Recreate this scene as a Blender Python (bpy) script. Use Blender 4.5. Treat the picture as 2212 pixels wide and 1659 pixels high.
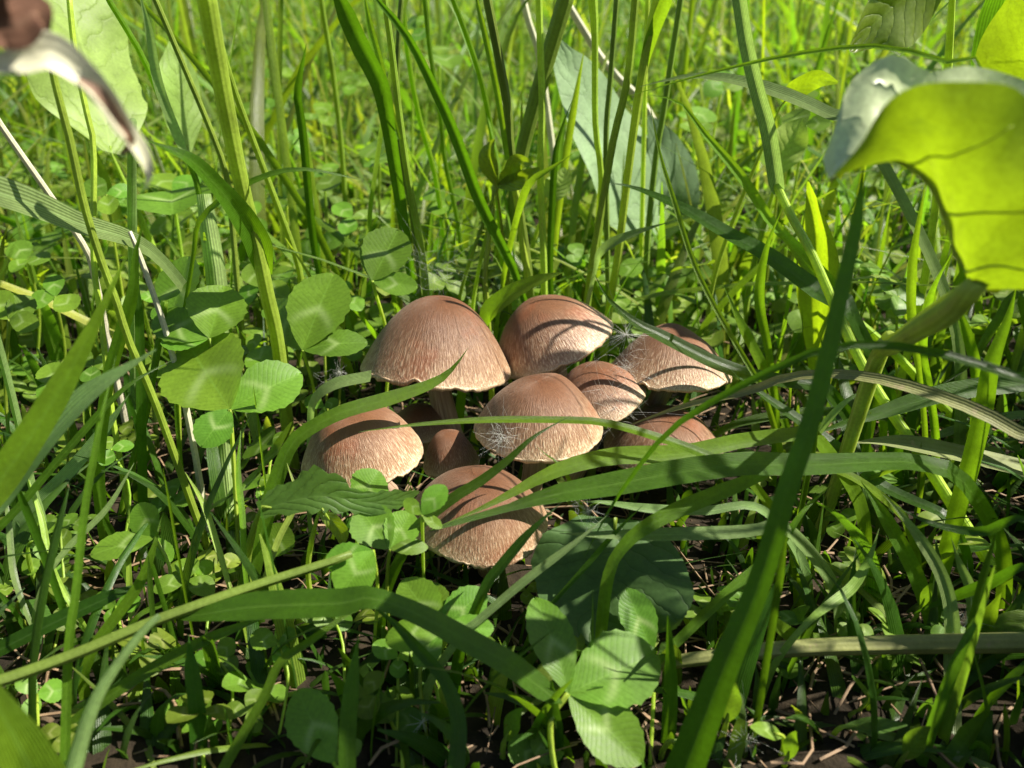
import bpy, math, random
import numpy as np
from mathutils import Vector, Matrix

for _o in list(bpy.data.objects):
    bpy.data.objects.remove(_o)
scene = bpy.context.scene
random.seed(7)
rng = np.random.default_rng(7)

# ------------------------------------------------------------------ camera
CAM_H, PITCH, FPX = 0.15, math.radians(25.0), 2130.0     # metres, down tilt, focal length in photo pixels
cam_d = bpy.data.cameras.new('camera')
cam = bpy.data.objects.new('camera', cam_d)
scene.collection.objects.link(cam)
cam.location = (0, 0, CAM_H)
cam.rotation_euler = (math.pi / 2 - PITCH, 0, 0)
cam_d.sensor_width = 36.0
cam_d.lens = 36.0 * FPX / 2560.0
cam_d.clip_start = 0.005
cam_d.clip_end = 500
cam_d.dof.use_dof = True
cam_d.dof.focus_distance = 0.235
cam_d.dof.aperture_fstop = 18.0
scene.camera = cam

# ------------------------------------------------------------------ light
SUN = Vector((0.67, 0.0, 0.74)).normalized()
world = bpy.data.worlds.new('World')
scene.world = world
world.use_nodes = True
wn = world.node_tree
bgn = wn.nodes['Background']
sky = wn.nodes.new('ShaderNodeTexSky')
sky.sky_type = 'NISHITA'
sky.sun_disc = False
sky.sun_elevation = math.asin(SUN.z)
sky.sun_rotation = math.atan2(SUN.x, SUN.y)
wn.links.new(sky.outputs[0], bgn.inputs[0])
bgn.inputs[1].default_value = 0.05
sun_d = bpy.data.lights.new('sun', 'SUN')
sun_d.energy = 5.0
sun_d.angle = math.radians(0.5)
sun_d.color = (1.0, 0.94, 0.82)
sun = bpy.data.objects.new('sun', sun_d)
scene.collection.objects.link(sun)
sun.location = SUN * 3
sun.rotation_euler = SUN.to_track_quat('Z', 'Y').to_euler()
vs = scene.view_settings
vs.view_transform = 'Standard'
vs.look = 'None'
vs.exposure = 1.25
vs.gamma = 1.0
vs.use_curve_mapping = False

# ------------------------------------------------------------------ pixel -> place helpers
# photo positions are read on a 2212 x 1659 view of the photograph
S = 2560.0 / 2212.0
CP, SP = math.cos(PITCH), math.sin(PITCH)
CAMP = np.array([0, 0, CAM_H])

def ray(x, y):
    a = (x - 1106.0) * S / FPX
    b = -(y - 829.5) * S / FPX
    return np.array([a, CP + b * SP, -SP + b * CP])       # right, forward, up

def P(x, y, Y, floor=0.0015):
    """the point seen at pixel (x, y) that stands Y metres ahead; never under the soil"""
    d = ray(x, y)
    p = CAMP + d * (Y / d[1])
    if p[2] < floor and d[2] < 0:
        p = CAMP + d * ((CAM_H - floor) / -d[2])
    return p

def on_plane(x, y, p0, n):
    d = ray(x, y)
    t = np.dot(p0 - CAMP, n) / np.dot(d, n)
    return CAMP + d * t

def depth(p):
    return p[1] * CP + (CAM_H - p[2]) * SP

def proj(p):
    r = p - CAMP
    dz = r[..., 1] * CP - r[..., 2] * SP
    up = r[..., 1] * SP + r[..., 2] * CP
    return 1106 + r[..., 0] / dz * FPX / S, 829.5 - up / dz * FPX / S, dz

def mm_of(px, p):
    return px * S / FPX * depth(p)

def unit(v):
    n = np.linalg.norm(v, axis=-1, keepdims=True)
    return v / np.maximum(n, 1e-9)

def catmull(pts, n):
    """smooth curve through the points, n samples, even in chord length"""
    pts = np.asarray(pts, float)
    if len(pts) == 2:
        t = np.linspace(0, 1, n)[:, None]
        return pts[0] * (1 - t) + pts[1] * t
    ext = np.vstack([2 * pts[0] - pts[1], pts, 2 * pts[-1] - pts[-2]])
    L = np.concatenate([[0], np.cumsum(np.linalg.norm(np.diff(pts[:, :3], axis=0), axis=1) + 1e-9)])
    out = []
    for s in np.linspace(0, L[-1], n):
        i = min(max(np.searchsorted(L, s, 'right') - 1, 0), len(pts) - 2)
        t = (s - L[i]) / (L[i + 1] - L[i])
        a, b, c, d = ext[i], ext[i + 1], ext[i + 2], ext[i + 3]
        out.append(0.5 * (2 * b + (c - a) * t + (2 * a - 5 * b + 4 * c - d) * t * t + (3 * b - a - 3 * c + d) * t ** 3))
    return np.array(out)

# ------------------------------------------------------------------ objects
COL = scene.collection

def make_mesh(name, verts, faces, uvs=None, cols=None, smooth=True):
    me = bpy.data.meshes.new(name)
    me.from_pydata([tuple(v) for v in verts], [], [tuple(f) for f in faces])
    if uvs is not None:
        li = np.empty(len(me.loops), dtype=np.int32)
        me.loops.foreach_get('vertex_index', li)
        lay = me.uv_layers.new(name='UVMap')
        lay.data.foreach_set('uv', np.asarray(uvs, np.float32)[li].ravel())
    if cols is not None:
        ca = me.color_attributes.new('tint', 'FLOAT_COLOR', 'POINT')
        c = np.ones((len(verts), 4), np.float32)
        c[:, :3] = cols
        ca.data.foreach_set('color', c.ravel())
    if smooth:
        me.polygons.foreach_set('use_smooth', [True] * len(me.polygons))
    me.update()
    return me

def put(name, geo, mat, parent=None, base=None):
    """one mesh object; geo = (world verts, faces, uvs)"""
    v, f, uv = geo[:3]
    v = np.asarray(v)
    if parent is not None:
        off = np.array(parent.matrix_basis.translation)
        pp = parent.parent
        while pp is not None:
            off = off + np.array(pp.matrix_basis.translation)
            pp = pp.parent
        loc = np.zeros(3)
    else:
        off = np.asarray(base) if base is not None else v[0]
        loc = off
    me = make_mesh(name, v - off, f, uv, geo[3] if len(geo) > 3 else None)
    me.materials.append(mat)
    o = bpy.data.objects.new(name, me)
    COL.objects.link(o)
    o.location = loc
    if parent is not None:
        o.parent = parent
    return o

def empty(name, loc):
    o = bpy.data.objects.new(name, None)
    o.empty_display_size = 0.005
    COL.objects.link(o)
    o.location = tuple(loc)
    return o

def tag(o, label=None, cat=None, group=None, kind=None):
    if label: o['label'] = label
    if cat: o['category'] = cat
    if group: o['group'] = group
    if kind: o['kind'] = kind
    return o

def join(geos):
    V, F, U, C = [], [], [], []
    n = 0
    for g in geos:
        V.append(np.asarray(g[0])); F += [tuple(i + n for i in f) for f in g[1]]; U.append(np.asarray(g[2]))
        if len(g) > 3: C.append(g[3])
        n += len(g[0])
    r = (np.vstack(V), F, np.vstack(U))
    return r + (np.vstack(C),) if C else r

# ------------------------------------------------------------------ geometry builders
def ribbon(pts, half, side=None, fold=0.25, nu=4, jag=None, wave=0.0, seed=0):
    """a leaf-like strip: pts (n,3), half-widths (n) or (left,right), V-folded along its middle"""
    pts = np.asarray(pts); n = len(pts)
    if isinstance(half, tuple): hl, hr = half
    else: hl = hr = half
    T = unit(np.gradient(pts, axis=0))
    side = unit(side - T * np.sum(side * T, axis=1, keepdims=True))
    N = np.cross(side, T)
    L = np.concatenate([[0], np.cumsum(np.linalg.norm(np.diff(pts, axis=0), axis=1))])
    r = np.random.default_rng(seed)
    ph = r.uniform(0, 6.28, 4)
    V, U = [], []
    for i in range(n):
        for k in range(nu + 1):
            u = k / nu * 2 - 1
            h = hl[i] if u < 0 else hr[i]
            if jag is not None and abs(u) > 0.99: h = h * jag[i, 0 if u < 0 else 1]
            a = abs(u)
            lift = fold * h * (a ** 0.8)
            wv = wave * h * a * math.sin(L[i] / max(L[-1], 1e-6) * 9 + ph[0 if u < 0 else 1])
            V.append(pts[i] + side[i] * u * h * math.sqrt(max(1 - fold * fold * .5, .2)) + N[i] * (lift + wv))
            U.append((k / nu, L[i] * 20))
    F = []
    for i in range(n - 1):
        for k in range(nu):
            a = i * (nu + 1) + k
            F.append((a, a + 1, a + nu + 2, a + nu + 1))
    return np.array(V), F, np.array(U)

def tube(pts, rad, m=8, cap=True):
    pts = np.asarray(pts); n = len(pts)
    T = unit(np.gradient(pts, axis=0))
    ref = np.array([0.31, -0.87, 0.21])
    if abs(np.dot(unit(ref), T[0])) > 0.95: ref = np.array([1.0, 0, 0])
    A = unit(ref - T * (T @ ref)[:, None]); B = np.cross(T, A)
    L = np.concatenate([[0], np.cumsum(np.linalg.norm(np.diff(pts, axis=0), axis=1))])
    V, U = [], []
    for i in range(n):
        for k in range(m + 1):
            t = 2 * math.pi * k / m
            V.append(pts[i] + (A[i] * math.cos(t) + B[i] * math.sin(t)) * rad[i]); U.append((k / m * 2, L[i] * 20))
    F = [(i * (m + 1) + k, i * (m + 1) + k + 1, (i + 1) * (m + 1) + k + 1, (i + 1) * (m + 1) + k) for i in range(n - 1) for k in range(m)]
    if cap:
        F.append(tuple(range(m - 1, -1, -1))); F.append(tuple((n - 1) * (m + 1) + k for k in range(m)))
    return np.array(V), F, np.array(U)

def rooted(pts):
    """continue a traced line down into the soil so that the plant grows out of the ground"""
    pts = np.asarray(pts)
    if pts[0][2] <= 0.004:
        q = pts[0].copy(); q[2] = -0.003
        return np.vstack([q, pts]) if np.linalg.norm(q - pts[0]) > 0.002 else pts
    d = unit(pts[0] - pts[1]); z = pts[0][2]
    k = min(1.2, max(0.25, abs(d[2]) / (abs(d[2]) + 0.25)))
    h = d[:2] * z * 0.55
    g = np.array([pts[0][0] + h[0], pts[0][1] + h[1] * 0.5, -0.003])
    m = np.array([pts[0][0] + h[0] * .72, pts[0][1] + h[1] * .36, z * 0.5])
    return np.vstack([g, m, pts])

def trace(px, Y, root=True):
    """traced pixels (root first) -> 3D line; Y = (at root, at tip) or one per point"""
    n = len(px)
    if isinstance(Y, (int, float)): Y = (Y, Y)
    if len(Y) == 2 and n != 2:
        cum = [0.0]
        for i in range(1, n): cum.append(cum[-1] + math.hypot(px[i][0] - px[i - 1][0], px[i][1] - px[i - 1][1]))
        Y = [Y[0] + (Y[1] - Y[0]) * c / cum[-1] for c in cum]
    p = np.array([P(x, y, yy) for (x, y), yy in zip(px, Y)])
    return rooted(p) if root else p

def widths_along(line, src, w):
    """half widths in metres from widths in photo-view pixels given at the source points"""
    n_extra = len(src['p3']) - len(src['px'])
    if isinstance(w, (int, float)): w = [w] * len(src['px'])
    w = [w[0]] * n_extra + list(w)
    h = np.array([0.5 * mm_of(wi, p) for wi, p in zip(w, src['p3'])])
    c = np.concatenate([[0], np.cumsum(np.linalg.norm(np.diff(src['p3'], axis=0), axis=1))])
    l = np.concatenate([[0], np.cumsum(np.linalg.norm(np.diff(line, axis=0), axis=1))])
    return np.interp(l / l[-1], c / c[-1], h)

def blade_geo(px, w, Y, up=0.25, roll=0.0, fold=0.3, tip=0.22, n=30, root=True, blunt=False, seed=0, wave=0.0):
    p3 = trace(px, Y, root)
    line = catmull(p3, n)
    h = widths_along(line, {'px': px, 'p3': p3}, w)
    t = np.linspace(0, 1, n)
    if not blunt:
        h = h * np.clip((1 - t) / tip, 0.03, 1) ** 0.75
    T = unit(np.gradient(line, axis=0))
    view = unit(CAMP - line)
    nrm = unit(view * (1 - up) + np.array([0, 0, 1.0]) * up)
    side = unit(np.cross(T, nrm))
    if roll:
        b = np.cross(side, T)
        side = side * math.cos(roll) + b * math.sin(roll)
    vis = np.abs(np.sum(np.cross(side, T) * view, axis=1))
    h = h / np.clip(vis, 0.55, 1)
    return ribbon(line, h, side, fold, 4, wave=wave, seed=seed)

def stem_geo(px, w, Y, n=26, root=True, node_at=(), m=8):
    p3 = trace(px, Y, root)
    line = catmull(p3, n)
    h = widths_along(line, {'px': px, 'p3': p3}, w) * 1.15
    t = np.linspace(0, 1, n)
    for q in node_at: h = h * (1 + 0.35 * np.exp(-((t - q) / 0.012) ** 2))
    return tube(line, h, m), line

# ------------------------------------------------------------------ materials
def nd(nt, typ, **kw):
    n = nt.nodes.new(typ)
    for k, v in kw.items():
        if hasattr(n, k): setattr(n, k, v)
        else: n.inputs[k].default_value = v
    return n

def mth(nt, op, a, b=None, c=None):
    n = nt.nodes.new('ShaderNodeMath'); n.operation = op
    for i, x in enumerate((a, b, c)):
        if x is None: continue
        if isinstance(x, (int, float)): n.inputs[i].default_value = x
        else: nt.links.new(x, n.inputs[i])
    return n.outputs[0]

def mixc(nt, f, a, b, mode='MIX'):
    n = nt.nodes.new('ShaderNodeMix'); n.data_type = 'RGBA'; n.blend_type = mode
    for s, x in ((0, f), (6, a), (7, b)):
        if isinstance(x, (int, float)): n.inputs[s].default_value = x
        elif isinstance(x, tuple): n.inputs[s].default_value = x + (1,) if len(x) == 3 else x
        else: nt.links.new(x, n.inputs[s])
    return n.outputs[2]

def noise(nt, vec, scale, detail=3, rough=0.55):
    n = nd(nt, 'ShaderNodeTexNoise'); n.inputs['Scale'].default_value = scale
    n.inputs['Detail'].default_value = detail; n.inputs['Roughness'].default_value = rough
    if vec is not None: nt.links.new(vec, n.inputs['Vector'])
    return n.outputs['Fac']

def start(name):
    m = bpy.data.materials.new(name); m.use_nodes = True
    nt = m.node_tree; nt.nodes.clear()
    return m, nt

def leaf_mat(name, col, trans, stripes=16, rough=0.35, spec=0.45, tmix=0.48, tint=False, spots=None, kind='grass', spot_scale=260, var=1.0):
    """thin living leaf: glossy surface plus light that passes through"""
    m, nt = start(name)
    uv = nd(nt, 'ShaderNodeUVMap').outputs[0]
    sep = nd(nt, 'ShaderNodeSeparateXYZ'); nt.links.new(uv, sep.inputs[0])
    u, v = sep.outputs[0], sep.outputs[1]
    tc = nd(nt, 'ShaderNodeTexCoord').outputs['Object']
    info = nd(nt, 'ShaderNodeObjectInfo')
    big = noise(nt, tc, 90, 3)
    fine = noise(nt, tc, 1100, 3)
    au = mth(nt, 'ABSOLUTE', mth(nt, 'MULTIPLY_ADD', u, 2.0, -1.0))
    if kind == 'grass':
        st = mth(nt, 'SINE', mth(nt, 'MULTIPLY', u, stripes * 6.283))
        mid = mth(nt, 'SMOOTH_MIN', mth(nt, 'MULTIPLY', au, 7.0), 1.0, 0.2)      # pale thin midrib
        vein = mth(nt, 'MULTIPLY_ADD', st, 0.2 if stripes > 6 else 0.05, 1.0)
        midf = mth(nt, 'SUBTRACT', 1.0, mid)
        bump_src = mth(nt, 'ADD', mth(nt, 'MULTIPLY', st, 0.5 if stripes > 6 else 0.15), mth(nt, 'MULTIPLY', fine, 0.5))
    else:
        # side veins leaving the midrib at an angle
        w = mth(nt, 'SUBTRACT', v, mth(nt, 'MULTIPLY', au, 0.28 if kind == 'broad' else 0.22))
        fr = 7.0 if kind == 'broad' else 15.0
        wob = mth(nt, 'MULTIPLY', big, 0.30 if kind == 'broad' else 0.06)
        st = mth(nt, 'POWER', mth(nt, 'ABSOLUTE', mth(nt, 'SINE', mth(nt, 'MULTIPLY', mth(nt, 'ADD', w, wob), fr * 3.1416))), 0.35)
        mid = mth(nt, 'SMOOTH_MIN', mth(nt, 'MULTIPLY', au, 22.0), 1.0, 0.2)
        vein = mth(nt, 'MULTIPLY_ADD', st, 0.17 if kind == 'broad' else 0.16, 0.85)
        midf = mth(nt, 'SUBTRACT', 1.0, mid)
        bump_src = mth(nt, 'ADD', mth(nt, 'MULTIPLY', st, 0.5 if kind == 'broad' else 0.18), mth(nt, 'MULTIPLY', big, 0.8))
    val = mth(nt, 'MULTIPLY', mth(nt, 'MULTIPLY', vein, mth(nt, 'MULTIPLY_ADD', big, 0.9, 0.55)), mth(nt, 'MULTIPLY_ADD', fine, 0.6, 0.7))
    val = mth(nt, 'MULTIPLY', val, mth(nt, 'MULTIPLY_ADD', info.outputs['Random'], 0.5 * var, 1 - 0.25 * var))
    hs = nd(nt, 'ShaderNodeHueSaturation')
    hs.inputs['Color'].default_value = col + (1,)
    nt.links.new(mth(nt, 'MULTIPLY_ADD', mth(nt, 'FRACT', mth(nt, 'MULTIPLY', info.outputs['Random'], 7.31)), 0.035 * var, 0.5 - 0.0175 * var), hs.inputs['Hue'])
    nt.links.new(val, hs.inputs['Value'])
    ht = nd(nt, 'ShaderNodeHueSaturation')
    ht.inputs['Color'].default_value = trans + (1,)
    nt.links.new(val, ht.inputs['Value'])
    c, t = hs.outputs[0], ht.outputs[0]
    c = mixc(nt, mth(nt, 'MULTIPLY', midf, 0.35), c, tuple(min(1, x * 1.7 + .03) for x in col))
    if kind == 'clover':
        # the pale chevron across each leaflet
        d = mth(nt, 'SUBTRACT', v, mth(nt, 'MULTIPLY_ADD', au, -0.26, 0.52))
        g = mth(nt, 'POWER', 2.718, mth(nt, 'MULTIPLY', mth(nt, 'MULTIPLY', d, d), -330.0))
        g = mth(nt, 'MULTIPLY', g, mth(nt, 'SUBTRACT', 1.0, mth(nt, 'POWER', au, 2.0)))
        g = mth(nt, 'MULTIPLY', g, mth(nt, 'MULTIPLY_ADD', big, 1.3, 0.05))
        c = mixc(nt, mth(nt, 'MULTIPLY', g, 0.75), c, (0.36, 0.48, 0.17))
    if spots is not None:
        sp = nd(nt, 'ShaderNodeValToRGB'); nt.links.new(noise(nt, tc, spot_scale, 4, 0.7), sp.inputs[0])
        sp.color_ramp.elements[0].position = 0.60; sp.color_ramp.elements[1].position = 0.74
        c = mixc(nt, mth(nt, 'MULTIPLY', sp.outputs[0], spots[1]), c, spots[0])
        t = mixc(nt, mth(nt, 'MULTIPLY', sp.outputs[0], spots[1]), t, spots[0])
    if tint:
        at = nd(nt, 'ShaderNodeAttribute', attribute_name='tint').outputs['Color']
        c = mixc(nt, 1.0, c, at, 'MULTIPLY'); t = mixc(nt, 1.0, t, at, 'MULTIPLY')
    bp = nd(nt, 'ShaderNodeBump'); bp.inputs['Strength'].default_value = 0.5 if kind == 'broad' else 0.45; bp.inputs['Distance'].default_value = 0.0010 if kind == 'broad' else 0.0004
    nt.links.new(bump_src, bp.inputs['Height'])
    pr = nd(nt, 'ShaderNodeBsdfPrincipled')
    nt.links.new(c, pr.inputs['Base Color']); nt.links.new(bp.outputs[0], pr.inputs['Normal'])
    nt.links.new(mth(nt, 'MULTIPLY_ADD', fine, 0.3, rough - 0.12), pr.inputs['Roughness'])
    pr.inputs['Specular IOR Level'].default_value = spec
    tr = nd(nt, 'ShaderNodeBsdfTranslucent'); nt.links.new(t, tr.inputs[0])
    mx = nd(nt, 'ShaderNodeMixShader'); mx.inputs[0].default_value = tmix
    nt.links.new(pr.outputs[0], mx.inputs[1]); nt.links.new(tr.outputs[0], mx.inputs[2])
    out = nd(nt, 'ShaderNodeOutputMaterial'); nt.links.new(mx.outputs[0], out.inputs[0])
    return m

M = {}
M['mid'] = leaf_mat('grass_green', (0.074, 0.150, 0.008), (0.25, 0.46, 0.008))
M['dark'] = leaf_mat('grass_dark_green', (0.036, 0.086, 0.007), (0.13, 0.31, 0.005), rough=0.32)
M['bright'] = leaf_mat('grass_bright_green', (0.125, 0.235, 0.014), (0.35, 0.58, 0.012))
M['pale'] = leaf_mat('grass_pale_green', (0.20, 0.30, 0.10), (0.32, 0.50, 0.09), stripes=10, rough=0.32)
M['stem'] = leaf_mat('grass_stem_yellow_green', (0.30, 0.42, 0.05), (0.5, 0.66, 0.03), stripes=6, rough=0.36, tmix=0.38)
M['olive'] = leaf_mat('grass_stem_olive', (0.14, 0.21, 0.028), (0.28, 0.42, 0.02), stripes=6, rough=0.45, tmix=0.2)
M['white'] = leaf_mat('bleached_straw', (0.52, 0.50, 0.36), (0.5, 0.48, 0.3), stripes=5, rough=0.35, tmix=0.2)
M['dry'] = leaf_mat('half_dried_stalk', (0.17, 0.19, 0.06), (0.25, 0.25, 0.06), stripes=5, rough=0.6, tmix=0.15, spots=((0.27, 0.21, 0.12), 0.9))
M['tan'] = leaf_mat('withered_tan', (0.36, 0.23, 0.14), (0.4, 0.25, 0.13), stripes=5, rough=0.55, tmix=0.2, spots=((0.14, 0.06, 0.035), 0.9))
M['brown'] = leaf_mat('withered_brown', (0.13, 0.075, 0.042), (0.2, 0.11, 0.05), stripes=5, rough=0.7, spec=0.1, tmix=0.15, spots=((0.03, 0.018, 0.02), 0.9))
M['clover'] = leaf_mat('clover_green', (0.112, 0.222, 0.016), (0.27, 0.48, 0.012), kind='clover', rough=0.45, spec=0.4, tmix=0.36)
M['broad'] = leaf_mat('broad_leaf_green', (0.075, 0.145, 0.02), (0.24, 0.42, 0.015), kind='broad', rough=0.5, spec=0.4, spots=((0.05, 0.10, 0.02), 0.5))
M['blue'] = leaf_mat('broad_leaf_blue_green', (0.17, 0.26, 0.13), (0.19, 0.33, 0.08), kind='broad', rough=0.5, spec=0.35, tmix=0.25)
M['ground_leaf'] = leaf_mat('flat_leaf_dark_green', (0.075, 0.135, 0.035), (0.13, 0.24, 0.02), kind='broad', rough=0.5, spec=0.3, tmix=0.25)
M['light'] = leaf_mat('broad_leaf_light', (0.27, 0.39, 0.085), (0.40, 0.58, 0.05), kind='broad', rough=0.5, spec=0.4)
M['glow'] = leaf_mat('broad_leaf_yellow_green', (0.16, 0.25, 0.022), (0.32, 0.47, 0.006), kind='broad', rough=0.36, spec=0.9, tmix=0.5, spots=((0.13, 0.20, 0.012), 0.6))
M['glow_big'] = leaf_mat('big_leaf_yellow_green', (0.20, 0.29, 0.05), (0.32, 0.47, 0.006), kind='broad', rough=0.34, spec=1.0, tmix=0.46, spots=((0.10, 0.17, 0.01), 0.55), spot_scale=75)
M['glare_face'] = leaf_mat('leaf_face_painted_glare', (0.56, 0.66, 0.36), (0.4, 0.55, 0.15), kind='broad', rough=0.4, spec=0.8, tmix=0.25)  # whitish colour holds the sun glare of the folded leaf
M['leafstalk'] = leaf_mat('juicy_leaf_stalk', (0.42, 0.54, 0.10), (0.6, 0.70, 0.03), stripes=5, tmix=0.45)
M['tint_grass'] = leaf_mat('meadow_grass', (0.092, 0.185, 0.014), (0.23, 0.45, 0.012), tint=True, stripes=8)
M['tint_clover'] = leaf_mat('meadow_clover', (0.105, 0.20, 0.018), (0.25, 0.45, 0.014), tint=True, kind='clover', rough=0.5, spec=0.35)

def cap_mat():
    m, nt = start('mushroom_cap_silky_brown')
    uv = nd(nt, 'ShaderNodeUVMap').outputs[0]
    sep = nd(nt, 'ShaderNodeSeparateXYZ'); nt.links.new(uv, sep.inputs[0])
    v = sep.outputs[1]
    tc = nd(nt, 'ShaderNodeTexCoord').outputs['Object']
    mp = nd(nt, 'ShaderNodeMapping'); mp.inputs['Scale'].default_value = (200, 8, 1); nt.links.new(uv, mp.inputs[0])
    fib = noise(nt, mp.outputs[0], 1.0, 3, 0.6)
    mp2 = nd(nt, 'ShaderNodeMapping'); mp2.inputs['Scale'].default_value = (430, 18, 1); nt.links.new(uv, mp2.inputs[0])
    fib2 = noise(nt, mp2.outputs[0], 1.0, 2, 0.6)
    blot = noise(nt, tc, 95, 4, 0.6)
    rp = nd(nt, 'ShaderNodeValToRGB'); nt.links.new(mth(nt, 'ADD', v, mth(nt, 'MULTIPLY_ADD', blot, 0.4, -0.2)), rp.inputs[0])
    e = rp.color_ramp.elements
    e[0].position = 0.0; e[0].color = (0.135, 0.054, 0.024, 1)
    e[1].position = 1.0; e[1].color = (0.48, 0.35, 0.21, 1)
    for p_, c_ in ((0.42, (0.155, 0.070, 0.033, 1)), (0.66, (0.235, 0.122, 0.063, 1)), (0.86, (0.37, 0.23, 0.13, 1))):
        q = e.new(p_); q.color = c_
    info = nd(nt, 'ShaderNodeObjectInfo')
    # a wet, redder blotch here and there
    sp = nd(nt, 'ShaderNodeValToRGB'); nt.links.new(noise(nt, tc, 62, 2), sp.inputs[0])
    sp.color_ramp.elements[0].position = 0.57; sp.color_ramp.elements[1].position = 0.66
    c = mixc(nt, mth(nt, 'MULTIPLY', sp.outputs[0], 0.65), rp.outputs[0], (0.21, 0.066, 0.024))
    f = mth(nt, 'ADD', mth(nt, 'MULTIPLY', fib, 0.6), mth(nt, 'MULTIPLY', fib2, 0.5))
    hs = nd(nt, 'ShaderNodeHueSaturation'); nt.links.new(c, hs.inputs['Color'])
    nt.links.new(mth(nt, 'MULTIPLY', mth(nt, 'MULTIPLY_ADD', f, 1.3, 0.25), mth(nt, 'MULTIPLY_ADD', info.outputs['Random'], 0.3, 0.85)), hs.inputs['Value'])
    # silvery silky fibres running down to the rim
    sil = nd(nt, 'ShaderNodeValToRGB'); nt.links.new(f, sil.inputs[0])
    sil.color_ramp.elements[0].position = 0.54; sil.color_ramp.elements[1].position = 0.70
    vr = nd(nt, 'ShaderNodeMapRange'); nt.links.new(v, vr.inputs['Value']); vr.inputs['From Min'].default_value = 0.3; vr.inputs['From Max'].default_value = 0.85
    silk = mixc(nt, mth(nt, 'MULTIPLY', mth(nt, 'MULTIPLY', sil.outputs[0], vr.outputs[0]), mth(nt, 'MULTIPLY_ADD', info.outputs['Random'], 0.6, 0.35)), hs.outputs[0], (0.74, 0.62, 0.44))
    # tiny specks of dirt
    dk = nd(nt, 'ShaderNodeValToRGB'); nt.links.new(noise(nt, tc, 1500, 1), dk.inputs[0])
    dk.color_ramp.elements[0].position = 0.755; dk.color_ramp.elements[1].position = 0.79
    c = mixc(nt, dk.outputs[0], silk, (0.05, 0.03, 0.02))
    bp = nd(nt, 'ShaderNodeBump'); bp.inputs['Strength'].default_value = 0.8; bp.inputs['Distance'].default_value = 0.0005
    nt.links.new(mth(nt, 'ADD', f, mth(nt, 'MULTIPLY', blot, 0.6)), bp.inputs['Height'])
    pr = nd(nt, 'ShaderNodeBsdfPrincipled')
    nt.links.new(c, pr.inputs['Base Color']); nt.links.new(bp.outputs[0], pr.inputs['Normal'])
    nt.links.new(mth(nt, 'MULTIPLY_ADD', v, -0.22, 0.62), pr.inputs['Roughness'])
    nt.links.new(mth(nt, 'MULTIPLY_ADD', v, 0.55, 0.1), pr.inputs['Specular IOR Level'])
    pr.inputs['Sheen Weight'].default_value = 0.12
    pr.inputs['Sheen Roughness'].default_value = 0.4
    pr.inputs['Sheen Tint'].default_value = (1, 0.85, 0.7, 1)
    pr.inputs['Subsurface Weight'].default_value = 0.06
    pr.inputs['Subsurface Radius'].default_value = (0.003, 0.0015, 0.0008)
    out = nd(nt, 'ShaderNodeOutputMaterial'); nt.links.new(pr.outputs[0], out.inputs[0])
    return m
M['cap'] = cap_mat()

def simple_mat(name, c1, c2, scale, rough=0.8, stretch=None, bump=0.4, spec=0.3, dist=0.0005):
    m, nt = start(name)
    tc = nd(nt, 'ShaderNodeTexCoord')
    vec = tc.outputs['Object']
    if stretch:
        mp = nd(nt, 'ShaderNodeMapping'); mp.inputs['Scale'].default_value = stretch
        nt.links.new(nd(nt, 'ShaderNodeUVMap').outputs[0], mp.inputs[0]); vec = mp.outputs[0]
    f = noise(nt, vec, scale, 5, 0.62)
    rp = nd(nt, 'ShaderNodeValToRGB'); nt.links.new(f, rp.inputs[0])
    rp.color_ramp.elements[0].position = 0.3; rp.color_ramp.elements[0].color = c1 + (1,)
    rp.color_ramp.elements[1].position = 0.72; rp.color_ramp.elements[1].color = c2 + (1,)
    bp = nd(nt, 'ShaderNodeBump'); bp.inputs['Strength'].default_value = bump; bp.inputs['Distance'].default_value = dist
    nt.links.new(f, bp.inputs['Height'])
    pr = nd(nt, 'ShaderNodeBsdfPrincipled'); pr.inputs['Roughness'].default_value = rough
    pr.inputs['Specular IOR Level'].default_value = spec
    nt.links.new(rp.outputs[0], pr.inputs['Base Color']); nt.links.new(bp.outputs[0], pr.inputs['Normal'])
    out = nd(nt, 'ShaderNodeOutputMaterial'); nt.links.new(pr.outputs[0], out.inputs[0])
    return m
M['stipe'] = simple_mat('mushroom_stem_fibrous', (0.17, 0.095, 0.055), (0.48, 0.36, 0.25), 1.0, 0.7, (16, 3, 1), 0.6)
M['gill'] = simple_mat('mushroom_gill_brown', (0.10, 0.055, 0.035), (0.19, 0.11, 0.07), 400, 0.8)
M['crumb'] = simple_mat('soil_crumb', (0.022, 0.015, 0.009), (0.10, 0.068, 0.04), 350, 0.95, None, 0.8)

def fluff_mat():
    m, nt = start('white_seed_hair')
    pr = nd(nt, 'ShaderNodeBsdfPrincipled'); pr.inputs['Base Color'].default_value = (0.82, 0.82, 0.78, 1)
    pr.inputs['Roughness'].default_value = 0.4
    tr = nd(nt, 'ShaderNodeBsdfTranslucent'); tr.inputs[0].default_value = (0.8, 0.8, 0.75, 1)
    mx = nd(nt, 'ShaderNodeMixShader'); mx.inputs[0].default_value = 0.4
    nt.links.new(pr.outputs[0], mx.inputs[1]); nt.links.new(tr.outputs[0], mx.inputs[2])
    out = nd(nt, 'ShaderNodeOutputMaterial'); nt.links.new(mx.outputs[0], out.inputs[0])
    return m
M['fluff'] = fluff_mat()

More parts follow.
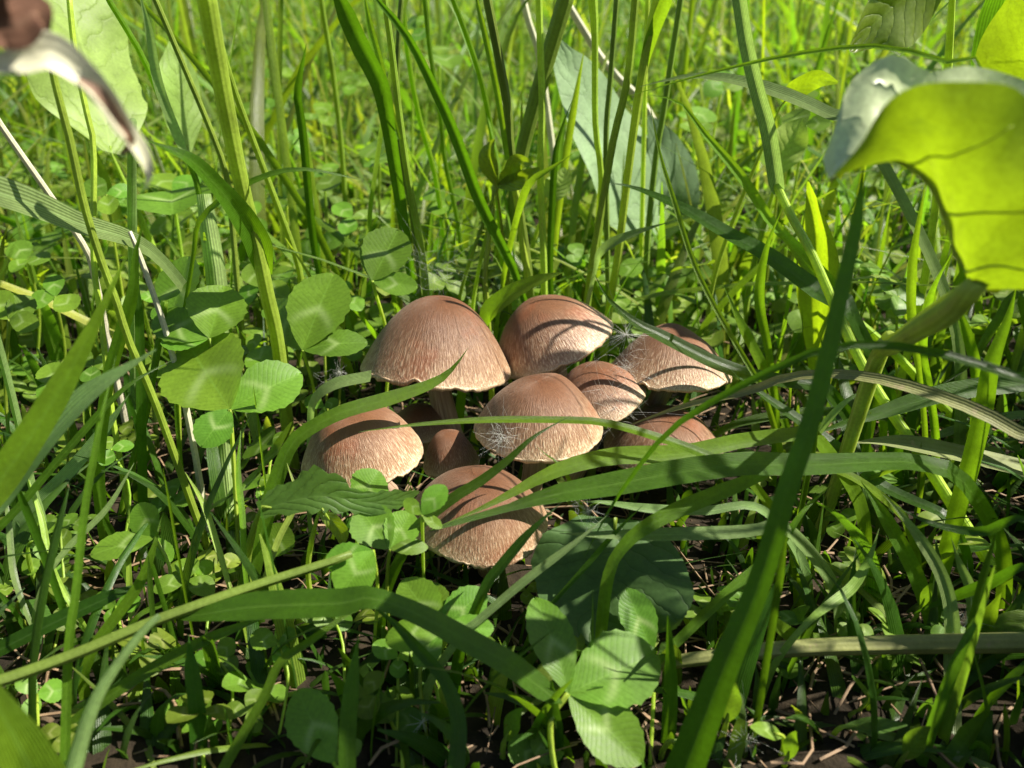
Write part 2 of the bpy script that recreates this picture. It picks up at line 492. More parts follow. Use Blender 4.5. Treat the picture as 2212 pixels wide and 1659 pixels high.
def ground_mat():
    m, nt = start('dark_soil')
    tc = nd(nt, 'ShaderNodeTexCoord').outputs['Object']
    f = noise(nt, tc, 140, 8, 0.65)
    g = noise(nt, tc, 22, 4)
    rp = nd(nt, 'ShaderNodeValToRGB'); nt.links.new(f, rp.inputs[0])
    rp.color_ramp.elements[0].position = 0.32; rp.color_ramp.elements[0].color = (0.010, 0.0075, 0.0045, 1)
    rp.color_ramp.elements[1].position = 0.75; rp.color_ramp.elements[1].color = (0.046, 0.033, 0.019, 1)
    sep = nd(nt, 'ShaderNodeSeparateXYZ'); nt.links.new(tc, sep.inputs[0])
    far = nd(nt, 'ShaderNodeMapRange'); far.inputs['From Min'].default_value = 1.2; far.inputs['From Max'].default_value = 3.0
    nt.links.new(sep.outputs[1], far.inputs['Value'])
    c = mixc(nt, far.outputs[0], rp.outputs[0], mixc(nt, g, (0.05, 0.10, 0.015), (0.12, 0.19, 0.03)))
    bp = nd(nt, 'ShaderNodeBump'); bp.inputs['Strength'].default_value = 0.9; bp.inputs['Distance'].default_value = 0.0025
    nt.links.new(f, bp.inputs['Height'])
    pr = nd(nt, 'ShaderNodeBsdfPrincipled'); pr.inputs['Roughness'].default_value = 0.95
    pr.inputs['Specular IOR Level'].default_value = 0.2
    nt.links.new(c, pr.inputs['Base Color']); nt.links.new(bp.outputs[0], pr.inputs['Normal'])
    out = nd(nt, 'ShaderNodeOutputMaterial'); nt.links.new(pr.outputs[0], out.inputs[0])
    return m
M['soil'] = ground_mat()

# ------------------------------------------------------------------ ground
def axis_steps(lo, hi, near):
    a = list(np.arange(-near, near + 1e-6, 0.006))
    s, x = 0.009, near
    r = []
    while x < hi: x += s; s *= 1.25; r.append(x)
    s, x = 0.009, -near
    l = []
    while x > lo: x -= s; s *= 1.25; l.append(x)
    return np.array(l[::-1] + a + r)

gx = axis_steps(-160, 160, 0.36)
gy = axis_steps(-160, 160, 0.36) + 0.22
X, Yg = np.meshgrid(gx, gy)
amp = np.clip(1.2 - np.hypot(X, Yg - 0.2) * 0.6, 0, 1)
Z = np.zeros_like(X)
for k in range(14):
    a = rng.uniform(0, 6.28); fr = rng.uniform(60, 420)
    Z += np.sin((X * math.cos(a) + Yg * math.sin(a)) * fr + rng.uniform(0, 6.28)) * (0.11 / fr)
Z = Z * amp
gv = np.stack([X.ravel(), Yg.ravel(), Z.ravel()], 1)
W = len(gx)
gf = [(j * W + i, j * W + i + 1, (j + 1) * W + i + 1, (j + 1) * W + i) for j in range(len(gy) - 1) for i in range(W - 1)]
ground = put('ground', (gv, gf, gv[:, :2]), M['soil'], base=(0, 0, 0))
tag(ground, 'dark brown crumbly soil under the grass and clover', 'soil', kind='structure')

# ------------------------------------------------------------------ mushrooms
def cap_profile(p, hr, incurve, n=26):
    """(r, z) from the top to the rim, then round to the inside"""
    t = np.linspace(0, 1, n)
    r = np.sin(t * math.pi / 2) ** 0.95
    z = hr * (1 - r ** p)
    out = list(zip(r, z))
    out += [(1.004, -0.025), (0.985, -0.055 - incurve * .3), (0.95, -0.055 - incurve * .3), (0.92, -0.02), (0.88, 0.02)]
    return np.array(out)

def mushroom(label, x, y, Y, wpx, tilt_x, tilt_y, hr, p, base, stem_w, seed, incurve=0.0, ragged=0.02, squash=1.0):
    """rim centre seen at (x, y); tilt_x leans the cap to the right, tilt_y away from the camera (degrees)"""
    r = np.random.default_rng(seed)
    C = P(x, y, Y)
    R = mm_of(wpx / 2.0, C)
    ax = unit(np.array([math.tan(math.radians(tilt_x)), math.tan(math.radians(tilt_y)), 1.0]))
    e1 = unit(np.cross(np.array([0, 1.0, 0]), ax)); e2 = np.cross(ax, e1)
    B = np.array([base[0], base[1], 0.0])
    thing = empty('mushroom', B)
    tag(thing, label, 'mushroom', 'brown mushrooms growing in a cluster')
    prof = cap_profile(p, hr, incurve)
    nt_ = 120
    ph = r.uniform(0, 6.28, 8); am = r.uniform(0.3, 1, 8)
    V, U = [], []
    nprof = len(prof)
    jit = r.normal(0, 1, nt_ + 1); jit[-1] = jit[0]
    nick = [(r.uniform(0, 6.28), r.uniform(.03, .12), r.uniform(.03, .10)) for _ in range(5)]      # nibbled places along the rim
    dent = [(r.uniform(0, 6.28), r.uniform(.25, .8), r.uniform(.12, .3), r.normal(0, .022)) for _ in range(7)]
    for i, (rr, zz) in enumerate(prof):
        for k in range(nt_ + 1):
            th = 2 * math.pi * k / nt_
            w = 1 + 0.018 * am[0] * math.sin(2 * th + ph[0]) + 0.014 * am[1] * math.sin(3 * th + ph[1]) + 0.008 * am[2] * math.sin(5 * th + ph[2])
            dz = (0.030 * am[3] * math.sin(2 * th + ph[3]) + 0.022 * am[4] * math.sin(3 * th + ph[4]) + 0.010 * am[5] * math.sin(7 * th + ph[5])) * rr ** 4
            if i >= 25: dz += ragged * (0.5 * jit[k] + 0.5 * math.sin(17 * th + ph[6])) * (0.7 if i < 28 else 0.2)
            if i >= 22:
                for a_, wd, dp in nick:
                    da = (th - a_ + math.pi) % (2 * math.pi) - math.pi
                    dz += dp * math.exp(-(da / wd) ** 2) * (1 if i >= 25 else (i - 21) / 6)
            for a_, r_, wd, dp in dent:
                dx_ = rr * math.cos(th) - r_ * math.cos(a_); dy_ = rr * math.sin(th) - r_ * math.sin(a_)
                dz += dp * math.exp(-(dx_ * dx_ + dy_ * dy_) / (wd * wd))
            q = rr * w
            V.append(C + (e1 * math.cos(th) * q + e2 * math.sin(th) * q * squash + ax * (zz + dz)) * R)
            U.append((k / nt_, min(i / 25.0, 1.0)))
    m1 = nt_ + 1
    F = [(i * m1 + k, (i + 1) * m1 + k, (i + 1) * m1 + k + 1, i * m1 + k + 1) for i in range(nprof - 1) for k in range(nt_)]
    capo = put('cap', (V, F, U), M['cap'], thing)
    # gills: a corrugated skirt between rim and stem
    V, U, ng = [], [], 180
    for j, (rr, zz) in enumerate(((0.955, -0.03), (0.80, 0.02), (0.5, 0.16 * hr), (0.17, 0.30 * hr))):
        for k in range(ng):
            th = 2 * math.pi * k / ng
            dz = -0.035 if (k % 2 and 0 < j) else 0.0
            V.append(C + (e1 * math.cos(th) * rr + e2 * math.sin(th) * rr * squash + ax * (zz + dz)) * R); U.append((k / ng, j / 3))
    F = [(j * ng + k, j * ng + (k + 1) % ng, (j + 1) * ng + (k + 1) % ng, (j + 1) * ng + k) for j in range(3) for k in range(ng)]
    put('gills', (V, F, U), M['gill'], capo)
    # stem
    top = C + ax * R * hr * 0.45
    mid = (C - ax * R * 0.5) * 0.55 + (B * 0.6 + C * 0.4) * 0.45
    line = catmull([top, C + ax * R * 0.02, mid, B * 0.8 + mid * 0.2, B + np.array([0, 0, -0.004])], 22)
    sr = mm_of(stem_w / 2.0, C)
    t = np.linspace(0, 1, 22)
    put('stem', tube(line, sr * (0.92 + 0.25 * t ** 2 + 0.04 * np.sin(t * 21 + seed)), 20), M['stipe'], thing)
    return thing, C, R, ax

caps = {}
caps[1] = mushroom('large tan bell shaped mushroom with long bare stem showing and arched grass shadows', 943, 793, 0.250, 316, 4, 9, 0.98, 2.25, (-0.012, 0.238), 54, 11)
caps[2] = mushroom('tall brown mushroom leaning left among the upright grass stems, pale right margin', 1196, 752, 0.268, 270, -23, 7, 0.84, 2.4, (0.010, 0.248), 50, 12)
caps[3] = mushroom('tan mushroom in the middle of the cluster with white seed fluff on its cap', 1165, 925, 0.212, 282, 0, 2, 0.80, 2.5, (0.002, 0.212), 52, 13)
caps[4] = mushroom('rounded reddish tan mushroom with a wet stain behind the toothed dark leaf', 783, 985, 0.203, 264, -6, -3, 0.86, 2.7, (-0.026, 0.222), 48, 14, ragged=0.035)
caps[5] = mushroom('greyish brown mushroom dusted with cobweb wedged behind the fluff covered one', 1288, 868, 0.240, 224, -20, 2, 0.78, 2.2, (0.017, 0.236), 40, 15)
caps[6] = mushroom('silky brown mushroom crossed by a broad dark grass blade', 1448, 803, 0.252, 258, 3, 9, 0.82, 1.9, (0.030, 0.252), 46, 16)
caps[7] = mushroom('dark shaded brown mushroom crouching low under crossing grass blades', 1432, 965, 0.234, 258, 2, 0, 0.66, 2.4, (0.028, 0.238), 46, 17)
caps[8] = mushroom('small egg shaped young mushroom squeezed between two larger caps', 975, 1000, 0.214, 122, -6, 2, 1.25, 2.6, (-0.012, 0.224), 38, 18, incurve=0.2)
caps[9] = mushroom('lowest tan mushroom with frayed pale rim above the front clover leaves', 1033, 1118, 0.184, 300, 4, -4, 0.70, 2.5, (-0.006, 0.196), 52, 19, ragged=0.045)
caps[10] = mushroom('small dark brown mushroom hidden in shade behind the wet stained one', 908, 925, 0.244, 130, 0, 0, 0.85, 2.4, (-0.020, 0.242), 34, 20)

# ------------------------------------------------------------------ how to say where a look-alike stands: by the nearest thing one can find
MARKS = [('the thick yellow green stem', 560, 560), ('the bell shaped mushroom', 930, 690), ('the leaning mushroom', 1200, 690), ('the silky brown mushroom', 1470, 770), ('the dark crouching mushroom', 1470, 950),
         ('the lowest mushroom', 1040, 1130), ('the wet stained cap', 780, 980), ('the large blue green leaf', 1280, 250), ('the very large pale leaf', 190, 160), ('the withered leaf', 240, 260),
         ('the big folded sunlit leaf', 2120, 380), ('the grey dusty sheath', 1640, 210), ('the erect yellow green leaf', 1770, 560), ('the bent stem', 1960, 950), ('the level fuzzy stalk', 1900, 1395),
         ('the tall blurred blade', 1620, 1330), ('the biggest front clover leaf', 1260, 1480), ('the drooping broad blade', 760, 1310), ('the long olive stem', 300, 1360), ('the largest sunlit clover leaf', 500, 850),
         ('the shiny folded blade', 180, 870), ('the wide blurred blade', 100, 930), ('the sagging pale blade', 120, 470), ('the yellowish sprig', 1100, 360), ('the brushy sheathed stem', 1400, 120),
         ('the glossy creased blade', 960, 260), ('the wide dark slanting blade', 790, 120), ('the round dark leaf', 1290, 1290), ('the white dried stem', 400, 880), ('the gnawed clover leaf', 840, 560),
         ('the bleached straw', 1280, 60), ('the glowing top leaf', 1900, 30), ('the sunlit drooping blade', 2050, 1300), ('the seed tuft by the grass stub', 1612, 1600), ('the striped half dry blade', 1950, 830),
         ('the wide glossy blade', 1450, 1020), ('the oval clover leaflet', 690, 1570), ('the ribbed blade by the edge', 2120, 850), ('the dark narrow blunt blade', 655, 250), ('the pale stalk', 470, 560)]
def where(x, y):
    return min(MARKS, key=lambda m: (m[1] - x) ** 2 + (m[2] - y) ** 2)[0]

# ------------------------------------------------------------------ grass: stems and blades one can follow by eye
def blade(label, mat, px, w, Y, group=None, name='grass_plant', **kw):
    g = blade_geo(px, w, Y, seed=len(bpy.data.objects), **kw)
    b = g[0][2].copy(); b[2] = max(b[2], 0)
    return tag(put(name, g, M[mat], base=b), label, 'grass plant', group)

def stem(label, mat, px, w, Y, group=None, leaf=None, nodes=(), name='grass_plant'):
    g, line = stem_geo(px, w, Y, node_at=nodes)
    b = line[0].copy(); b[2] = 0
    if not leaf:
        return tag(put(name, g, M[mat], base=b), label, 'grass plant', group)
    e = empty(name, b)
    put('stalk', g, M[mat], e)
    for lf in leaf:
        kw = dict(root=False); kw.update(lf[4] if len(lf) > 4 else {})
        put('leaf_blade', blade_geo(lf[1], lf[2], lf[3], **kw), M[lf[0]], e)
    return tag(e, label, 'grass plant', group)

# --- left side
stem('thick yellow green grass stem with a broad leaf sheath at its knee', 'stem',
     [(634, 1010), (622, 930), (600, 740), (578, 640), (558, 545), (522, 400), (482, 200), (447, 0), (435, -60)], [24, 24, 25, 26, 27, 29, 33, 37, 39], (0.252, 0.205),
     leaf=[('mid', [(572, 592), (556, 530), (520, 468), (468, 402), (410, 345), (316, 302)], [22, 44, 42, 30, 24, 14], (0.236, 0.20), {'fold': 0.4})], nodes=(0.42,))
stem('slim stem leaning beside the thick yellow green one', 'stem', [(655, 640), (638, 551), (565, 353), (504, 188), (470, 67), (452, -40)], 12, (0.31, 0.26))
blade('thin arching blade crossing in front of the thick yellow green stem', 'mid', [(417, 560), (437, 470), (538, 396), (638, 366), (743, 380), (785, 390)], [8, 10, 12, 13, 12, 8], (0.23, 0.22), up=0.4)
blade('dark narrow upright blade with a blunt tip left of the mushrooms', 'dark', [(690, 600), (675, 504), (652, 269), (643, 202), (662, 94)], [12, 14, 16, 15, 11], (0.32, 0.29), tip=0.1)
stem('long yellow stem leaning left past the pale creased blade', 'stem', [(452, 1190), (420, 1104), (336, 872), (279, 738), (252, 654), (215, 553), (181, 440), (151, 302), (121, 188), (95, 60)], [14, 14, 14, 14, 14, 14, 15, 15, 14, 12], (0.205, 0.20), nodes=(0.62,))
stem('thin straight stem rising past the light broad leaf', 'stem', [(292, 1150), (279, 1104), (242, 889), (218, 687), (202, 553), (202, 319), (181, 218), (158, 84), (148, -30)], 11, (0.215, 0.24))
stem('dark thin stem slanting over the left clover patch', 'olive', [(500, 470), (487, 370), (450, 269), (396, 141), (336, 0), (318, -40)], 11, (0.30, 0.27))
stem('pair of slim stems fanning out above the pale sheath', 'bright', [(455, 590), (427, 403), (386, 302), (336, 188), (302, 111), (235, 0), (215, -40)], 11, (0.29, 0.26),
     leaf=[('pale', [(400, 330), (386, 300), (343, 185), (322, 67), (300, -20)], [12, 20, 20, 16, 12], (0.275, 0.26))])
stem('broad pale stalk standing behind the biggest sunlit clover leaf', 'pale', [(515, 1245), (502, 1120), (490, 1000), (478, 860), (472, 720), (468, 610), (452, 500), (440, 420)], [30, 33, 36, 36, 36, 38, 34, 26], (0.232, 0.262))
blade('broad pale blade sagging in from the left edge', 'pale', [(345, 560), (168, 484), (60, 440), (-60, 400)], [22, 36, 46, 50], (0.235, 0.19), up=0.35, blunt=True)
stem('tan old stem crossing the sagging pale blade', 'white', [(205, 600), (185, 538), (118, 437), (0, 268), (-40, 200)], 12, (0.27, 0.24))
stem('grey green velvety stem under the withered leaf', 'pale', [(290, 700), (287, 551), (285, 430), (285, 319), (287, 260)], [17, 17, 17, 16, 14], (0.25, 0.225))
blade('wide blurred blade reaching up from the left edge', 'bright', [(-70, 1130), (0, 1040), (101, 889), (185, 738), (275, 550)], [70, 66, 56, 46, 26], (0.135, 0.15), up=0.1, fold=0.35)
blade('shiny folded blade with a white glare beside the wide blurred one', 'pale', [(-60, 1150), (0, 1090), (101, 956), (202, 849), (338, 755)], [44, 44, 44, 40, 26], (0.140, 0.150), up=0.65, tip=0.15)
blade('slender blade running under the shiny folded one toward the clover', 'mid', [(-20, 1165), (34, 1104), (151, 966), (269, 839), (378, 775)], [16, 16, 16, 14, 8], (0.165, 0.19))
blade('bright strap blade with a shadow bar near the wide blurred one', 'bright', [(228, 860), (242, 788), (286, 637), (292, 553), (310, 480)], [22, 24, 26, 22, 14], (0.205, 0.205), up=0.15)
blade('dark straight blade standing among the left stems', 'dark', [(312, 1170), (309, 1104), (302, 721), (296, 620), (300, 540)], [16, 18, 18, 16, 10], (0.215, 0.22), up=0.1)
stem('short bright stem leaning against the white dried stem', 'bright', [(262, 1120), (282, 1020), (316, 889), (349, 704), (356, 650)], 13, (0.222, 0.23))
stem('white dried stem turning green lower down', 'white', [(455, 1150), (440, 1091), (420, 973), (396, 855), (373, 768), (349, 687), (302, 553), (280, 500)], [14, 13, 12, 12, 11, 11, 10, 8], (0.222, 0.225))
stem('pale jointed stem at the left edge', 'pale', [(100, 1160), (87, 1104), (67, 1040), (34, 889), (0, 755), (-20, 690)], 14, (0.19, 0.19), nodes=(0.5,))
blade('pale folded blade low in the left corner thicket', 'pale', [(40, 1135), (64, 1104), (161, 1007), (235, 916), (280, 850)], [22, 25, 25, 22, 10], (0.20, 0.21))
blade('soft blurred blade tip poking in high at the left edge', 'mid', [(-110, 830), (-60, 720), (0, 600), (32, 525)], [40, 40, 34, 16], (0.125, 0.13), up=0.1)
# --- behind the mushrooms
GB = 'grass stems standing behind the mushrooms'
blade('wide dark blade slanting down to the bell shaped mushroom', 'dark', [(890, 620), (875, 504), (838, 269), (821, 185), (778, 101), (734, 0), (715, -50)], [14, 18, 26, 34, 36, 34, 30], (0.305, 0.25), up=0.05, fold=0.45, tip=0.06)
stem('yellow green stem ending behind the top of the bell shaped mushroom', 'stem', [(922, 650), (912, 551), (885, 403), (865, 269), (845, 101), (831, 0), (826, -40)], [14, 14, 14, 14, 13, 12, 12], (0.30, 0.275),
     leaf=[('bright', [(862, 300), (842, 230), (818, 130), (800, 60), (785, -20)], [8, 14, 18, 16, 12], (0.278, 0.27))])
blade('long glossy creased blade slanting from the top to the leaning mushroom', 'dark', [(1115, 600), (1093, 551), (1036, 437), (986, 302), (942, 202), (882, 84), (815, 0), (790, -30)], [16, 20, 24, 24, 22, 18, 14, 12], (0.29, 0.25), up=0.15, fold=0.6, tip=0.05)
stem('stout olive stem behind the yellowish three leaved sprig', 'olive', [(1145, 640), (1137, 551), (1104, 336), (1097, 235), (1073, 101), (1053, 0), (1046, -40)], [17, 17, 18, 18, 18, 18, 18], (0.31, 0.285),
     leaf=[('bright', [(1096, 345), (1077, 218), (1053, 101), (1030, 0), (1022, -40)], [10, 13, 13, 12, 10], (0.292, 0.28))])
stem('slim bright stem beside the stout olive stem', 'bright', [(1075, 420), (1063, 296), (1046, 202), (1020, 111), (979, 0), (960, -40)], 11, (0.34, 0.31), GB)
stem('dark sheathed stalk leaning right in front of the blue green leaf', 'olive', [(1100, 560), (1112, 420), (1130, 319), (1154, 228), (1181, 134), (1221, 0), (1232, -40)], [22, 26, 28, 30, 32, 34, 34], (0.335, 0.30))
stem('straight stem touching the top of the leaning mushroom', 'stem', [(1176, 650), (1174, 551), (1167, 370), (1171, 235), (1167, 101), (1164, 0), (1163, -40)], 14, (0.30, 0.29))
blade('dark upright blade tip against the blue green leaf', 'dark', [(1190, 640), (1188, 551), (1198, 353), (1211, 286), (1236, 216)], [12, 14, 15, 13, 8], (0.315, 0.31), up=0.05)
stem('bright stem with a ribbed sheath at the top', 'stem', [(1270, 640), (1282, 590), (1297, 480), (1298, 370), (1286, 269), (1285, 78), (1280, 0), (1278, -40)], [12, 12, 12, 12, 12, 13, 20, 22], (0.31, 0.29))
stem('straight yellow green stem crossing the bright sheathed one', 'stem', [(1268, 660), (1282, 551), (1302, 437), (1325, 302), (1356, 168), (1372, 0), (1376, -40)], 15, (0.305, 0.29), GB)
stem('thin olive stem between two brighter stems behind the leaning mushroom', 'olive', [(1314, 640), (1312, 551), (1309, 302), (1319, 168), (1332, 0), (1335, -40)], 11, (0.325, 0.31), GB)
stem('sturdy stem with a brushy sheath fanning at the top', 'stem', [(1320, 640), (1335, 551), (1349, 437), (1366, 302), (1389, 151), (1423, 0), (1432, -40)], [15, 15, 15, 16, 18, 26, 28], (0.31, 0.285),
     leaf=[('bright', [(1386, 165), (1405, 90), (1440, 0), (1452, -40)], [12, 24, 26, 22], (0.293, 0.28))])
stem('olive stem right of the brushy sheathed stem', 'olive', [(1395, 600), (1400, 500), (1418, 330), (1432, 250), (1455, 100), (1475, -30)], 12, (0.36, 0.33), GB)
stem('hair thin far stem beside the brushy sheathed stem', 'stem', [(1385, 560), (1388, 420), (1392, 250), (1395, 120), (1400, -30)], 9, (0.39, 0.37), GB)
stem('bright far stem left of the glossy creased blade', 'bright', [(960, 520), (940, 380), (905, 250), (880, 110), (868, -30)], 10, (0.37, 0.34), GB)
stem('olive stem between the wide dark blade and the glossy creased one', 'olive', [(905, 590), (892, 480), (868, 340), (858, 200), (862, 60), (870, -30)], 10, (0.33, 0.31), GB)
stem('far yellow stem left of the wide dark slanting blade', 'stem', [(745, 420), (735, 290), (718, 150), (700, 40), (690, -30)], 10, (0.41, 0.37), GB)
stem('thin bright stem running under the glossy creased blade', 'bright', [(1000, 560), (985, 460), (960, 340), (952, 250), (930, 120), (915, -30)], 9, (0.36, 0.34), GB)
stem('short yellow stem rising between the bell shaped and leaning mushrooms', 'stem', [(1052, 650), (1048, 590), (1062, 470), (1070, 390)], 10, (0.295, 0.30), GB)
stem('stout short yellow stem below the yellowish sprig', 'stem', [(1140, 600), (1128, 520), (1118, 440), (1108, 380)], 14, (0.302, 0.30), GB)
blade('small pale blade bent over to the right behind the leaning mushroom', 'pale', [(1288, 575), (1296, 550), (1320, 528), (1375, 503), (1445, 480)], [8, 14, 20, 20, 10], (0.283, 0.27), up=0.5)
blade('leaf curving out from the yellowish three leaved sprig', 'bright', [(1085, 620), (1098, 551), (1120, 460), (1145, 396), (1188, 366), (1242, 329)], [8, 10, 12, 18, 18, 8], (0.297, 0.275), up=0.4)
stem('bleached straw slanting across behind the blue green leaf', 'white', [(1400, 240), (1342, 175), (1305, 134), (1272, 84), (1215, -10), (1190, -50)], [14, 15, 15, 15, 14, 14], (0.48, 0.45))
stem('short bleached straw pointing down above the blue green leaf', 'white', [(1180, 220), (1162, 110), (1140, 40), (1122, -40)], 13, (0.46, 0.44))
blade('young leaf folded beside the leaning mushroom', 'mid', [(1045, 700), (1060, 672), (1105, 636), (1160, 608), (1218, 588)], [18, 34, 34, 22, 16], (0.272, 0.262), up=0.45, tip=0.1)
# --- right side
stem('long bent stem with a grey dusty sheath leaning to the right', 'stem', [(2250, 1390), (2212, 1330), (2107, 1169), (1993, 990), (1889, 835), (1822, 704), (1755, 551), (1711, 470), (1677, 400)], [26, 25, 23, 21, 20, 19, 17, 16, 16], (0.172, 0.262), nodes=(0.38,),
     leaf=[('pale', [(1682, 412), (1677, 396), (1660, 286), (1637, 202), (1613, 101), (1597, 0), (1590, -40)], [24, 32, 34, 32, 32, 32, 32], (0.262, 0.25), {'fold': 0.55, 'blunt': True, 'up': 0.05}),
           ('pale', [(1985, 992), (1972, 996), (1872, 998), (1731, 1014)], [6, 18, 20, 6], (0.205, 0.19), {'up': 0.5})])
stem('pale stem crossing down to the right behind the bent one', 'stem', [(2200, 1020), (2158, 990), (2090, 933), (2040, 882), (1956, 788), (1899, 734), (1822, 667), (1748, 587), (1690, 500)], [20, 20, 19, 18, 17, 17, 16, 15, 12], (0.262, 0.275))
blade('long narrow blade slanting from the straws to the big sunlit leaf stalk', 'bright', [(1830, 655), (1738, 551), (1671, 487), (1603, 386), (1519, 286), (1469, 222), (1400, 205)], [16, 20, 22, 22, 20, 16, 10], (0.262, 0.27), up=0.3, fold=0.5)
blade('dark broad blade with a glinting base behind the curved stems', 'dark', [(1835, 670), (1815, 652), (1771, 632), (1657, 551), (1570, 504), (1477, 450), (1372, 406), (1319, 396)], [26, 40, 40, 34, 28, 26, 22, 14], (0.245, 0.285), up=0.4, fold=0.25)
blade('thin bright blade arching high over the pale ribbed one', 'bright', [(2140, 190), (2074, 144), (1906, 101), (1738, 114), (1603, 141), (1469, 175), (1350, 210)], [10, 10, 10, 10, 10, 9, 6], (0.20, 0.25), up=0.4)
blade('pale ribbed blade bending down toward the yellow green leaf', 'pale', [(1880, 310), (1798, 252), (1671, 198), (1553, 168), (1469, 168), (1380, 188)], [22, 26, 28, 26, 20, 8], (0.26, 0.29), up=0.55)
blade('tall soft blurred blade standing in front of everything at right', 'dark', [(1440, 1760), (1480, 1659), (1560, 1450), (1640, 1260), (1700, 1060), (1760, 880), (1820, 620), (1852, 470), (1866, 345)], [74, 68, 58, 48, 44, 40, 34, 30, 20], (0.112, 0.135), up=0.0, fold=0.3, tip=0.08)
blade('dark broad blade draped over the silky brown mushroom', 'dark', [(1790, 845), (1755, 832), (1637, 815), (1553, 788), (1502, 764), (1432, 728), (1373, 698), (1314, 646), (1284, 592)], [24, 27, 28, 28, 27, 26, 24, 18, 8], (0.235, 0.232), up=0.25, fold=0.4)
blade('striped half dry blade arching to the right edge', 'dry', [(2280, 985), (2212, 943), (2107, 886), (1973, 839), (1872, 815), (1771, 808), (1677, 822), (1620, 845), (1469, 880), (1330, 930)], [32, 31, 30, 27, 23, 20, 18, 18, 16, 8], (0.165, 0.215), up=0.35, fold=0.35)
blade('thin soft blade arching in front, ending by the round dark leaf', 'dark', [(2290, 850), (2212, 822), (2141, 795), (2007, 758), (1872, 744), (1755, 761), (1637, 815), (1529, 873), (1435, 941), (1349, 1051), (1300, 1130), (1262, 1205)], [20, 20, 19, 18, 18, 17, 16, 14, 12, 11, 9, 6], (0.135, 0.165), up=0.2)
blade('slim bright blade slanting past the silky brown mushroom', 'bright', [(1650, 850), (1637, 822), (1587, 738), (1529, 634), (1493, 553), (1455, 430), (1425, 330), (1402, 215)], [12, 12, 12, 12, 12, 12, 11, 7], (0.225, 0.25), up=0.1)
blade('upright ribbed blade near the right edge', 'mid', [(2056, 1150), (2067, 1104), (2091, 1023), (2124, 889), (2141, 788), (2178, 687), (2195, 620)], [30, 34, 36, 36, 34, 32, 20], (0.185, 0.19), up=0.05)
blade('bright thin blade hanging left of the big sunlit leaf', 'bright', [(1985, 800), (1975, 740), (1968, 654), (1973, 553), (1990, 450), (2000, 390)], [10, 13, 17, 18, 16, 10], (0.22, 0.21), up=0.05)
blade('long dark flat blade lying toward the right edge', 'dark', [(2290, 815), (2212, 828), (2040, 852), (1906, 892), (1805, 922), (1740, 945)], [30, 36, 36, 34, 26, 10], (0.215, 0.205), up=0.5)
blade('dry streaked blade lying low below the long dark flat one', 'dry', [(2290, 1040), (2212, 1018), (2007, 970), (1900, 955), (1832, 958)], [30, 32, 30, 24, 10], (0.22, 0.205), up=0.6)
blade('small pale blade leaning up from the crossing blades', 'pale', [(1740, 975), (1761, 943), (1822, 872), (1896, 828)], [10, 15, 16, 6], (0.205, 0.205), up=0.3)
blade('dark green blade slipping down to the right among the tangle', 'dark', [(2050, 1120), (2033, 1107), (1906, 1050), (1839, 990), (1724, 906), (1613, 829), (1580, 800)], [16, 20, 24, 24, 22, 18, 8], (0.19, 0.225), up=0.35)
blade('yellow green thin blade bowing right beside the crossing blades', 'bright', [(1960, 1140), (1939, 1104), (1839, 1030), (1731, 1000), (1660, 1000)], [12, 13, 13, 12, 6], (0.185, 0.18), up=0.4)
GR = 'grass blades crossing right of the mushrooms'
for q in ([(2130, 1130), (2040, 1060), (1900, 1045), (1760, 1060), (1640, 1100)], [(2250, 1150), (2100, 1080), (1960, 1040), (1850, 1035)],
          [(1560, 930), (1640, 905), (1760, 890), (1890, 900), (1980, 930)], [(1690, 900), (1650, 800), (1600, 700), (1560, 610)],
          [(2010, 860), (1990, 760), (2010, 640), (2060, 540)], [(2100, 960), (2110, 820), (2080, 700), (2040, 620)],
          [(1660, 760), (1640, 650), (1655, 540), (1690, 450)], [(2230, 900), (2130, 910), (2030, 940), (1950, 975)],
          [(1560, 1120), (1640, 1090), (1740, 1075), (1860, 1085)], [(2200, 640), (2150, 700), (2090, 790), (2000, 850)]):
    k = rng.uniform(0, 1)
    blade('narrow grass blade in the tangle by ' + where(*q[2]), ['mid', 'dark', 'mid', 'pale'][int(k * 3.99)], q, [14, 20, 18, 7] if len(q) == 4 else [14, 20, 20, 17, 6], (0.225 + .03 * k, 0.215 + .04 * k), GR, up=0.2 + .3 * k)
# --- over and in front of the mushrooms
blade('long thin blade lying straight across the three front caps', 'bright', [(1600, 1015), (1560, 1000), (1500, 972), (1400, 938), (1300, 912), (1200, 907), (1050, 907), (900, 917), (775, 933)], [16, 17, 18, 17, 16, 15, 15, 14, 8], (0.182, 0.178), up=0.15, fold=0.3)
blade('broad curved blade sweeping over the wet stained cap to the bell shaped one', 'mid', [(540, 1250), (551, 1203), (590, 1060), (628, 963), (675, 923), (746, 888), (839, 862), (933, 829), (980, 794), (1012, 750)], [38, 38, 34, 30, 30, 31, 31, 22, 14, 5], (0.175, 0.205), up=0.25, fold=0.2, tip=0.12)
blade('short pale blade curling beside the left edge of the bell shaped cap', 'pale', [(668, 1000), (670, 930), (678, 868), (722, 832), (802, 814)], [8, 10, 14, 22, 22], (0.205, 0.20), up=0.55, blunt=True, fold=0.2)
blade('wide glossy blade stretching right from the lowest mushroom', 'mid', [(2080, 1040), (1993, 1002), (1900, 998), (1800, 1003), (1704, 1005), (1603, 1003), (1459, 1022), (1318, 1048), (1200, 1068), (1096, 1098), (1010, 1122), (925, 1148)], [24, 28, 34, 40, 44, 48, 54, 52, 40, 16, 13, 12], (0.175, 0.158), up=0.35, fold=0.22, tip=0.04)
